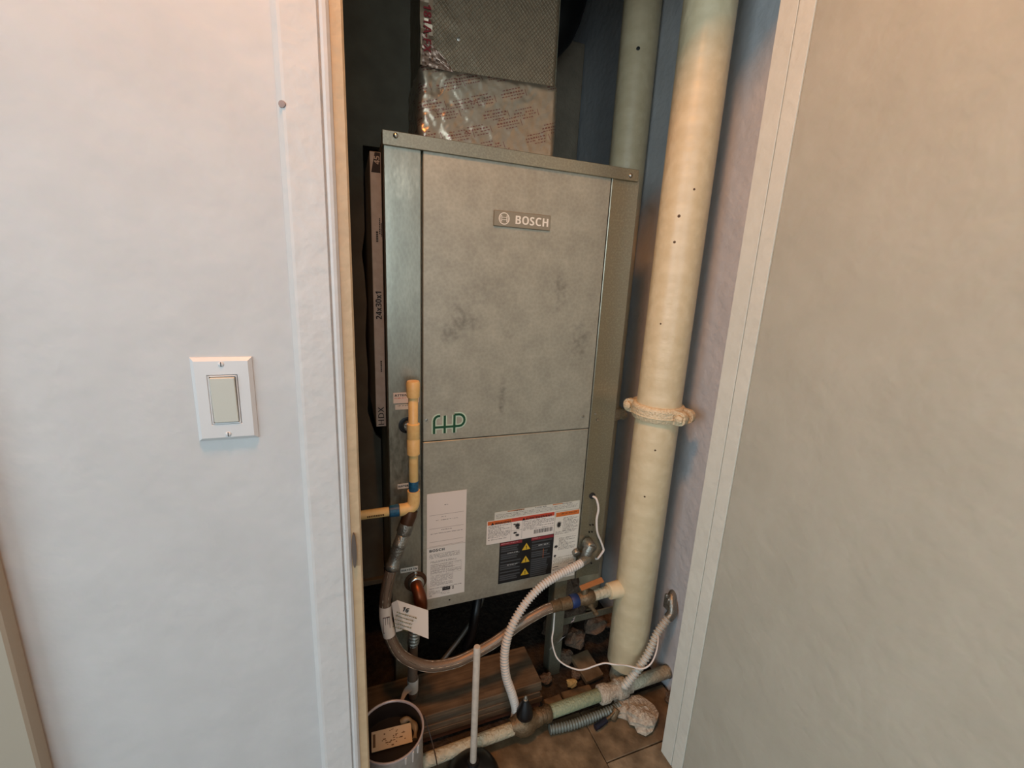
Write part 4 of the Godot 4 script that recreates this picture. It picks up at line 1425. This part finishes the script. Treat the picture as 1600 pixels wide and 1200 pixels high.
	s = new_st()
	lathe(s, VA + vx * 0.024, vx, [Vector2(0.0, 0), Vector2(0.0175, 0), Vector2(0.0185, 0.014), Vector2(0.0215, 0.018), Vector2(0.0225, 0.032), Vector2(0.0205, 0.046), Vector2(0.0165, 0.052), Vector2(0, 0.052)], 20)
	lathe(s, VA + vx * 0.045 + Vector3(0, 0.015, 0), Vector3.UP, [Vector2(0.011, 0), Vector2(0.009, 0.016), Vector2(0.006, 0.022), Vector2(0, 0.022)], 14)
	obj("valve_body", s, M.brass, t)
	s = new_st()
	bx(s, Vector3(-0.014, -0.003, -0.008), Vector3(0.062, 0.003, 0.008), 0.0015, Transform3D(Basis(Vector3.BACK, 0.18) * Basis(Vector3.RIGHT, 0.4), VA + vx * 0.040 + Vector3(0, 0.042, 0.004)))
	tag(obj("lever", s, M.orange, t), "worn orange lever")
	s = new_st()
	var bl := VA + vx * 0.056 + Vector3(0, -0.012, 0.012)
	var bd := Vector3(0.45, -0.7, 0.3).normalized()
	lathe(s, bl, bd, [Vector2(0.009, 0), Vector2(0.009, 0.010), Vector2(0.006, 0.012), Vector2(0.0055, 0.030), Vector2(0.0075, 0.031), Vector2(0.0075, 0.040), Vector2(0.0, 0.042)], 14)
	obj("bleed_screw", s, M.brass, t)
	s = new_st()
	lathe(s, VA + vx * 0.074, vx, [Vector2(0.0, 0), Vector2(0.0155, 0), Vector2(0.0155, 0.058)], 18)
	obj("nipple", s, M.grime_pipe, t)
	s = new_st()
	lathe(s, VA + vx * 0.128, Vector3(0.97, 0.05, 0.05).normalized(), [Vector2(0.0155, 0), Vector2(0.0235, 0.001), Vector2(0.0245, 0.018), Vector2(0.0260, 0.045)], 22)
	obj("welded_stub", s, M.stack, t)

# ---------------------------------------------------------------- conduits and cables
func build_conduits():
	var C := [Vector3(0.652, 0.437, -1.008), Vector3(0.614, 0.434, -0.995), Vector3(0.544, 0.425, -0.981), Vector3(0.486, 0.412, -0.966), Vector3(0.439, 0.385, -0.952), Vector3(0.403, 0.352, -0.937), Vector3(0.380, 0.315, -0.927), Vector3(0.371, 0.270, -0.922), Vector3(0.370, 0.235, -0.916), Vector3(0.376, 0.191, -0.911), Vector3(0.392, 0.140, -0.907), Vector3(0.409, 0.075, -0.912), Vector3(0.412, 0.03, -0.922)]
	var t = thing("flexible_conduit", "white corrugated conduit arching from the cabinet corner down to the floor", "conduit", Vector3.ZERO)
	var s := new_st()
	tube(s, resample(spline(C, 8), 0.0013), func(d): return 0.0106 + 0.0020 * sin(d * TAU / 0.0082), 14)
	obj("corrugated_sheath", s, M.conduit, t)
	s = new_st()
	var c0 := Vector3(0.652, 0.437, -1.008)
	lathe(s, c0, Vector3(-1, -0.08, 0.35), [Vector2(0.0145, -0.012), Vector2(0.0150, 0.0), Vector2(0.0140, 0.014), Vector2(0.0125, 0.020)], 18)
	obj("collar", s, M.zinc, t)
	# steel conduit climbing to the elbow on the right wall
	t = thing("flexible_conduit", "ribbed steel conduit leaning from the floor to a wall elbow at right", "conduit", Vector3.ZERO)
	s = new_st()
	tube(s, resample(spline([Vector3(0.905, 0.278, -0.893), Vector3(0.855, 0.229, -0.886), Vector3(0.810, 0.176, -0.868), Vector3(0.760, 0.122, -0.862), Vector3(0.735, 0.088, -0.866)], 8), 0.0014), func(d): return 0.0116 + 0.0020 * sin(d * TAU / 0.0100), 14)
	obj("corrugated_sheath", s, M.flex_steel, t)
	s = new_st()
	tube(s, spline([Vector3(0.892, 0.266, -0.891), Vector3(0.905, 0.279, -0.893), Vector3(0.912, 0.298, -0.903), Vector3(0.918, 0.312, -0.915), Vector3(0.935, 0.318, -0.925)], 5), 0.0145, 14)
	var el := obj("elbow_connector", s, M.zinc, t)
	s = new_st()
	bx(s, Vector3(0.899, 0.275, -0.930), Vector3(0.921, 0.318, -0.906), 0.004, Transform3D.IDENTITY)
	bx(s, Vector3(0.896, 0.316, -0.926), Vector3(0.907, 0.328, -0.914), 0.003)
	obj("cover_plate", s, M.zinc, el)
	# thin cables
	t = thing("low_voltage_cable", "short white cable coming out of a hole in the right cabinet post", "cable", Vector3.ZERO)
	s = new_st()
	tube(s, spline([Vector3(0.679, 0.628, -1.042), Vector3(0.685, 0.624, -1.030), Vector3(0.693, 0.593, -1.026), Vector3(0.692, 0.555, -1.028), Vector3(0.699, 0.512, -1.028), Vector3(0.714, 0.480, -1.028), Vector3(0.727, 0.450, -1.028), Vector3(0.727, 0.440, -1.028), Vector3(0.716, 0.415, -1.034), Vector3(0.712, 0.408, -1.041)], 6), 0.0036, 10)
	obj("cable_sheath", s, M.white_wire, t)
	t = thing("low_voltage_cable", "long thin white wire drooping across the foot of the soil pipe", "cable", Vector3.ZERO)
	s = new_st()
	tube(s, spline([Vector3(0.556, 0.33, -1.00), Vector3(0.547, 0.250, -0.980), Vector3(0.539, 0.217, -0.969), Vector3(0.546, 0.179, -0.959), Vector3(0.555, 0.161, -0.948), Vector3(0.577, 0.144, -0.937), Vector3(0.608, 0.132, -0.925), Vector3(0.626, 0.143, -0.910), Vector3(0.648, 0.163, -0.895), Vector3(0.669, 0.180, -0.880), Vector3(0.692, 0.183, -0.865), Vector3(0.736, 0.167, -0.863), Vector3(0.775, 0.160, -0.846), Vector3(0.802, 0.172, -0.842), Vector3(0.822, 0.196, -0.848), Vector3(0.838, 0.220, -0.862), Vector3(0.848, 0.228, -0.876)], 6), 0.0024, 8)
	obj("cable_sheath", s, M.white_wire, t)
	# stand legs under the cabinet
	t = thing("equipment_stand", "galvanised angle-iron stand carrying the cabinet on slender legs", "stand", Vector3.ZERO)
	for q in [[0.58, -1.05], [0.10, -1.10], [0.58, -1.78], [0.10, -1.78]]:
		s = new_st()
		bx(s, Vector3(q[0], -0.012, q[1] - 0.004), Vector3(q[0] + 0.042, 0.352, q[1]), 0.001)
		bx(s, Vector3(q[0], -0.012, q[1] - 0.042), Vector3(q[0] + 0.004, 0.352, q[1] - 0.004), 0.001)
		obj("leg", s, M.galv_dull, t)
	s = new_st()
	bx(s, Vector3(0.088, 0.335, -1.80), Vector3(0.70, 0.351, -1.07), 0.002)
	obj("platform", s, mat(Color(0.1, 0.095, 0.09), 0.8), t)
	s = new_st()
	bx(s, Vector3(0.60, 0.145, -1.085), Vector3(0.84, 0.170, -1.080), 0.001, Transform3D.IDENTITY)
	obj("cross_bar", s, M.galv_dull, t)
	# drain tubing in the dark under the cabinet
	t = thing("drain_hose", "black drain hose hanging in the dark under the cabinet", "hose", Vector3.ZERO)
	s = new_st()
	tube(s, spline([Vector3(0.36, 0.333, -1.20), Vector3(0.36, 0.28, -1.15), Vector3(0.345, 0.23, -1.12), Vector3(0.335, 0.16, -1.12), Vector3(0.32, 0.11, -1.13)], 6), 0.015, 14)
	obj("hose_tube", s, M.rubber, t)
	t = thing("drain_tube", "thin grey tube slanting down behind the braided hose loop", "tube", Vector3.ZERO)
	s = new_st()
	tube(s, spline([Vector3(0.40, 0.333, -1.22), Vector3(0.37, 0.235, -1.15), Vector3(0.25, 0.11, -1.11), Vector3(0.19, 0.096, -1.09)], 8), 0.007, 10)
	obj("tube_wall", s, mat(Color(0.30, 0.28, 0.24), 0.4), t)
	# black insulated line in the top corner
	t = thing("insulated_line", "black foam-covered line bending behind the duct near the ceiling", "pipe insulation", Vector3.ZERO)
	s = new_st()
	tube(s, spline([Vector3(0.62, 1.98, -1.60), Vector3(0.67, 2.06, -1.60), Vector3(0.715, 2.16, -1.60), Vector3(0.735, 2.28, -1.60), Vector3(0.74, 2.50, -1.60)], 8), func(d): return 0.055 + 0.035 * smoothstep(0.0, 0.16, d), 20)
	obj("foam_sleeve", s, M.black, t)

# ---------------------------------------------------------------- painted pipe along the floor
func build_floor_pipe():
	var t = thing("floor_pipe", "grimy painted pipe with fittings running along the closet floor to the wall", "pipe", Vector3(0.57, 0.05, -0.893))
	var s := new_st()
	cyl(s, Vector3(0.16, 0, -0.002), Vector3(0.36, 0, -0.004), 0.0190, 20)
	obj("pipe_length", s, M.grime_pipe, t)
	s = new_st()
	cyl(s, Vector3(-0.06, 0, 0.002), Vector3(0.17, 0, -0.002), 0.0180, 20)
	tag(obj("pipe_length", s, M.verdigris, t), "greenish stained length")
	s = new_st()
	cyl(s, Vector3(-0.46, 0, 0.022), Vector3(-0.15, 0, 0.012), 0.0165, 20)
	obj("pipe_length", s, M.grime_pipe, t)
	s = new_st()
	lathe(s, Vector3(0.10, 0, 0), Vector3(1, 0, 0), [Vector2(0.0, 0), Vector2(0.022, 0.0), Vector2(0.027, 0.004), Vector2(0.0275, 0.028), Vector2(0.023, 0.036), Vector2(0.023, 0.060), Vector2(0.0285, 0.064), Vector2(0.0285, 0.092), Vector2(0.022, 0.098), Vector2(0.022, 0.112), Vector2(0.018, 0.114)], 20)
	var tee := obj("tee_fitting", s, M.plaster, t)
	tag(tee, "tee fitting caked with old plaster")
	s = new_st()
	lathe(s, Vector3(0.355, 0, -0.004), Vector3(1, 0, 0), [Vector2(0.0, 0), Vector2(0.0205, 0.0), Vector2(0.0215, 0.003), Vector2(0.0215, 0.010), Vector2(0.0, 0.010)], 20)
	obj("wall_collar", s, M.zinc, t)
	s = new_st()
	lathe(s, Vector3(-0.11, 0, 0.004), Vector3(1, 0, 0), [Vector2(0.0, 0), Vector2(0.0225, 0), Vector2(0.0235, 0.003), Vector2(0.0235, 0.016), Vector2(0.0205, 0.018), Vector2(0.0205, 0.030), Vector2(0.0235, 0.031), Vector2(0.0235, 0.044), Vector2(0.0190, 0.048)], 8)
	obj("union_nut", s, M.brass, t)
	s = new_st()
	lathe(s, Vector3(-0.185, 0, 0.008), Vector3(1, 0, 0), [Vector2(0.0, 0), Vector2(0.021, 0), Vector2(0.022, 0.010), Vector2(0.030, 0.022), Vector2(0.033, 0.040), Vector2(0.030, 0.058), Vector2(0.022, 0.068), Vector2(0.021, 0.080), Vector2(0, 0.08)], 20)
	lathe(s, Vector3(-0.145, 0.012, 0.008), Vector3.UP, [Vector2(0.026, 0), Vector2(0.024, 0.012), Vector2(0.019, 0.020), Vector2(0, 0.020)], 18)
	var vb := obj("vent_body", s, M.brass, t)
	s = new_st()
	lathe(s, Vector3(-0.145, 0.024, 0.008), Vector3.UP, [Vector2(0.0, 0), Vector2(0.0215, 0), Vector2(0.0235, 0.006), Vector2(0.0225, 0.018), Vector2(0.0170, 0.034), Vector2(0.0100, 0.050), Vector2(0.0080, 0.054), Vector2(0, 0.054)], 22)
	tag(obj("cone_cap", s, M.rubber, vb), "black cone-shaped cap")
	s = new_st()
	lathe(s, Vector3(-0.145, 0.076, 0.008), Vector3.UP, [Vector2(0.0065, 0), Vector2(0.0065, 0.006), Vector2(0.0045, 0.007), Vector2(0.0045, 0.014), Vector2(0.0030, 0.016), Vector2(0, 0.018)], 12)
	obj("cap_tip", s, M.zinc, vb)
	# grey flexible conduit lying in front of it
	t = thing("flexible_conduit", "grey ribbed conduit lying on the tiles beside the floor pipe", "conduit", Vector3.ZERO)
	s = new_st()
	tube(s, resample(spline([Vector3(0.498, 0.018, -0.868), Vector3(0.56, 0.016, -0.862), Vector3(0.63, 0.016, -0.862), Vector3(0.695, 0.018, -0.862), Vector3(0.73, 0.020, -0.866)], 8), 0.0014), func(d): return 0.0118 + 0.0014 * sin(d * TAU / 0.0088), 14)
	obj("corrugated_sheath", s, mat(Color(0.42, 0.44, 0.41), 0.5, 0.3), t)
	# blue lever of the drain cock
	t = thing("drain_cock", "small floor drain cock with a dark blue lever beside the plaster lump", "valve", Vector3.ZERO)
	s = new_st()
	tube(s, spline([Vector3(0.628, 0.013, -0.835), Vector3(0.645, 0.014, -0.838), Vector3(0.668, 0.016, -0.843)], 4), 0.0085, 12)
	obj("lever", s, mat(Color(0.05, 0.06, 0.13), 0.35), t)
	s = new_st()
	tube(s, spline([Vector3(0.666, 0.016, -0.843), Vector3(0.685, 0.020, -0.846), Vector3(0.70, 0.026, -0.85)], 4), 0.0038, 10)
	cyl(s, Vector3(0.694, 0.004, -0.849), Vector3(0.712, 0.028, -0.856), 0.012, 12)
	obj("stem", s, M.brass, t)

# ---------------------------------------------------------------- boards, rubble, can, plunger
func build_clutter():
	var wl := ["topmost plywood board of the pile under the cabinet", "second plywood board from the top of the pile under the cabinet", "middle plywood board of the pile under the cabinet", "second plywood board from the bottom of the pile", "bottom reddish board of the pile under the cabinet"]
	var dx := [0.0, 0.004, -0.002, 0.006, 0.002]
	for k in 5:
		var s := new_st()
		var y1 := 0.094 - 0.0182 * k
		bx(s, Vector3(-0.02 + dx[k], y1 - 0.0175, -1.09), Vector3(0.506 + dx[k], y1, -0.950 - absf(dx[(k + 2) % 5]) * 0.8), 0.0012)
		var b := obj("plywood_board", s, M.wood if k < 4 else M.wood_red)
		tag(b, wl[k], "board", "plywood boards piled under the cabinet")
	# broken tile strips and rubble behind the floor pipe
	var strips := [
		[Vector3(0.524, 0.0, -0.966), Vector3(0.580, 0.013, -0.922), 0.02, 0.0, "short broken tile strip beside the end of the plywood pile"],
		[Vector3(0.585, 0.0, -0.968), Vector3(0.684, 0.013, -0.922), -0.03, 0.02, "longer broken tile strip behind the greenish floor pipe"],
		[Vector3(0.672, 0.0, -1.068), Vector3(0.740, 0.018, -0.975), 0.12, 0.16, "tilted broken tile slab leaning beside the soil pipe foot"]]
	for q in strips:
		var c: Vector3 = (q[0] + q[1]) / 2.0
		var s := new_st()
		var h: Vector3 = (q[1] - q[0]) / 2.0
		bx(s, -h, h, 0.002, Transform3D(Basis(Vector3.UP, q[2]) * Basis(Vector3.RIGHT, q[3]), Vector3.ZERO))
		var o := obj("broken_tile", s, M.tile2)
		o.position = c + Vector3(0, -0.004 + absf(q[3]) * 0.07, 0)
		tag(o, q[4], "tile")
	var s := new_st()
	rock(s, Vector3.ZERO, Vector3(0.045, 0.026, 0.052), 5, 0.5)
	var lump := obj("plaster_lump", s, M.plaster)
	lump.position = Vector3(0.772, 0.022, -0.822)
	tag(lump, "large pale lump of broken plaster in the floor corner by the right jamb", "rubble")
	s = new_st()
	rock(s, Vector3.ZERO, Vector3(0.03, 0.018, 0.028), 9, 0.5)
	lump = obj("plaster_lump", s, M.plaster)
	lump.position = Vector3(0.735, 0.014, -0.862)
	tag(lump, "smaller plaster lump tucked between floor pipe and large lump", "rubble")
	var spots := [
		[0.655, 0.020, -1.075, 0.024, "brown concrete chunk on the floor right of the stand leg"],
		[0.712, 0.040, -1.120, 0.032, "large brown concrete chunk below the steel cross bar"],
		[0.800, 0.060, -1.135, 0.036, "rounded brown chunk half behind the soil pipe foot"],
		[0.660, 0.055, -1.170, 0.040, "dark brown chunk behind the stand leg"],
		[0.755, 0.060, -1.250, 0.055, "biggest brown concrete chunk at the back of the rubble"],
		[0.885, 0.030, -1.165, 0.030, "brown chunk against the right closet wall behind the soil pipe"],
		[0.560, 0.014, -1.025, 0.016, "small brown chunk left of the stand leg"],
		[0.885, 0.030, -1.040, 0.028, "brown chunk between the soil pipe foot and the right wall"],
		[0.905, 0.014, -0.840, 0.018, "small brown chunk by the right wall in front of the floor pipe"],
		[0.660, 0.010, -1.010, 0.014, "little crumb of concrete in front of the stand leg"],
		[0.700, 0.175, -1.190, 0.045, "upright brown block of concrete behind the ball valve"]]
	for i in spots.size():
		var q = spots[i]
		s = new_st()
		rock(s, Vector3.ZERO, Vector3(q[3] * 1.15, q[3] * (1.9 if i == 10 else 0.85), q[3]), 20 + i, 0.5)
		var o := obj("rubble_chunk", s, M.rubble)
		o.position = Vector3(q[0], q[1], q[2])
		tag(o, q[4], "rubble", "rubble behind the soil pipe foot")
	s = new_st()
	var sp := spline([Vector3(0.655, 0.185, -1.055), Vector3(0.625, 0.155, -1.035), Vector3(0.600, 0.135, -1.032), Vector3(0.565, 0.115, -1.030)], 6)
	for i in sp.size() - 1:
		var w0 := Vector3(0.006, 0.018 - 0.004 * sin(i * 0.9), 0.008)
		var w1 := Vector3(0.006, 0.018 - 0.004 * sin((i + 1) * 0.9), 0.008)
		quad(s, sp[i], sp[i] + w0, sp[i + 1] + w1, sp[i + 1], Vector3(-0.2, 0.3, 0.9).normalized())
	var tape := obj("tape_strip", s, mat(Color(0.58, 0.54, 0.52), 0.6))
	tag(tape, "crumpled grey strip of tape trailing past the stand leg", "tape")
	s = new_st()
	rock(s, Vector3.ZERO, Vector3(0.016, 0.010, 0.012), 61, 0.5)
	var yl := obj("plaster_crumb", s, tri_mat(null, null, 4.0, 0.9, 0.0, Color(0.72, 0.62, 0.40)))
	yl.position = Vector3(0.632, 0.012, -0.985)
	tag(yl, "small yellowish plaster crumb on the rubble between leg and pipe", "rubble")
	# paint can
	var C := Vector3(0.064, 0, -0.8565)
	var t = thing("paint_can", "open white paint can with a dark inside behind the left jamb", "paint can", C)
	s = new_st()
	lathe(s, Vector3.ZERO, Vector3.UP, [Vector2(0, 0), Vector2(0.073, 0), Vector2(0.075, 0.004), Vector2(0.075, 0.196), Vector2(0.0765, 0.199)], 40)
	var can := obj("can_body", s, tri_mat(noise_tex(0.02, Color(0.60, 0.57, 0.54), Color(0.74, 0.70, 0.66), 55), null, 4.0, 0.5), t)
	s = new_st()
	lathe(s, Vector3.ZERO, Vector3.UP, [Vector2(0.0765, 0.197), Vector2(0.0780, 0.200), Vector2(0.0770, 0.203), Vector2(0.0750, 0.2035), Vector2(0.0730, 0.202), Vector2(0.0725, 0.198)], 44)
	obj("rim", s, mat(Color(0.74, 0.70, 0.70), 0.35, 0.3), t)
	s = new_st()
	lathe(s, Vector3.ZERO, Vector3.UP, [Vector2(0.0722, 0.199), Vector2(0.0722, 0.153), Vector2(0.0, 0.153)], 40)
	obj("inside", s, mat(Color(0.13, 0.105, 0.095), 0.45), t)
	s = new_st()
	for q in [[0.62, 0.030], [0.78, 0.018], [0.48, 0.022]]:
		var a: float = q[0] * PI / 2.0
		var d := Vector3(cos(a), 0, sin(a))
		tube(s, PackedVector3Array([d * 0.0765 + Vector3(0, 0.198, 0), d * 0.0762 + Vector3(0, 0.198 - q[1] * 0.6, 0), d * 0.0758 + Vector3(0, 0.198 - q[1], 0)]), func(dd): return 0.003 - dd * 0.04, 8)
	obj("drip", s, mat(Color(0.80, 0.77, 0.74), 0.4), can)
	s = new_st()
	var hb := []
	for k in 11:
		var a := deg_to_rad(-70 + 14.0 * k)
		hb.append(Vector3(0.079 + 0.030 * cos(a), 0.165 - 0.10 * cos(a), 0.075 * sin(a)))
	tube(s, spline(hb, 4), 0.0015, 8)
	obj("bail_handle", s, mat(Color(0.30, 0.27, 0.25), 0.4, 0.6), t)
	s = new_st()
	var CT := Transform3D(Basis(Vector3.UP, -0.05) * Basis(Vector3.RIGHT, 0.10), Vector3.ZERO)
	bx(s, Vector3(-0.047, -0.001, -0.023), Vector3(0.047, 0.001, 0.023), 0.0004, CT)
	var card := obj("paper_card", s, M.card)
	card.position = Vector3(0.0675, 0.160, -0.871)
	tag(card, "printed beige paper card lying inside the open paint can", "card")
	s = new_st()
	var rng := RandomNumberGenerator.new()
	rng.seed = 17
	for k in 26:
		var x := rng.randf_range(-0.036, 0.038)
		var z := rng.randf_range(-0.019, 0.017)
		bx(s, Vector3(x, 0.0010, z), Vector3(x + rng.randf_range(0.002, 0.007), 0.0014, z + rng.randf_range(0.001, 0.003)), 0, CT)
	bx(s, Vector3(-0.044, 0.0010, -0.016), Vector3(-0.038, 0.0014, 0.014), 0, CT)
	obj("card_print", s, mat(Color(0.42, 0.34, 0.27), 0.9), card)
	s = new_st()
	var bag := spline([Vector3(0.028, 0.160, -0.046), Vector3(0.046, 0.165, -0.044), Vector3(0.056, 0.166, -0.030), Vector3(0.060, 0.164, -0.012), Vector3(0.055, 0.160, 0.008)], 5)
	tube(s, bag, func(d): return 0.006 + 0.002 * sin(d * 170.0), 9)
	var rag := obj("crumpled_wrapper", s, mat(Color(0.50, 0.44, 0.34), 0.5))
	rag.position = C
	tag(rag, "crumpled translucent wrapper beside the card in the paint can", "wrapper")
	# plunger
	t = thing("plunger", "black rubber plunger with a pale straight handle at the bottom of the picture", "plunger", Vector3(0.258, 0, -0.815))
	s = new_st()
	lathe(s, Vector3.ZERO, Vector3.UP, [Vector2(0.066, 0), Vector2(0.071, 0.002), Vector2(0.072, 0.010), Vector2(0.069, 0.028), Vector2(0.060, 0.046), Vector2(0.044, 0.060), Vector2(0.024, 0.067), Vector2(0.016, 0.070), Vector2(0.014, 0.078), Vector2(0, 0.078)], 36)
	obj("rubber_cup", s, M.rubber, t)
	s = new_st()
	lathe(s, Vector3(0, 0.07, 0), Vector3.UP, [Vector2(0, 0), Vector2(0.0083, 0), Vector2(0.0083, 0.346), Vector2(0.0070, 0.349), Vector2(0, 0.3495)], 18)
	obj("handle", s, tri_mat(noise_tex(0.02, Color(0.66, 0.62, 0.57), Color(0.76, 0.72, 0.66), 57), null, 5.0, 0.45), t)
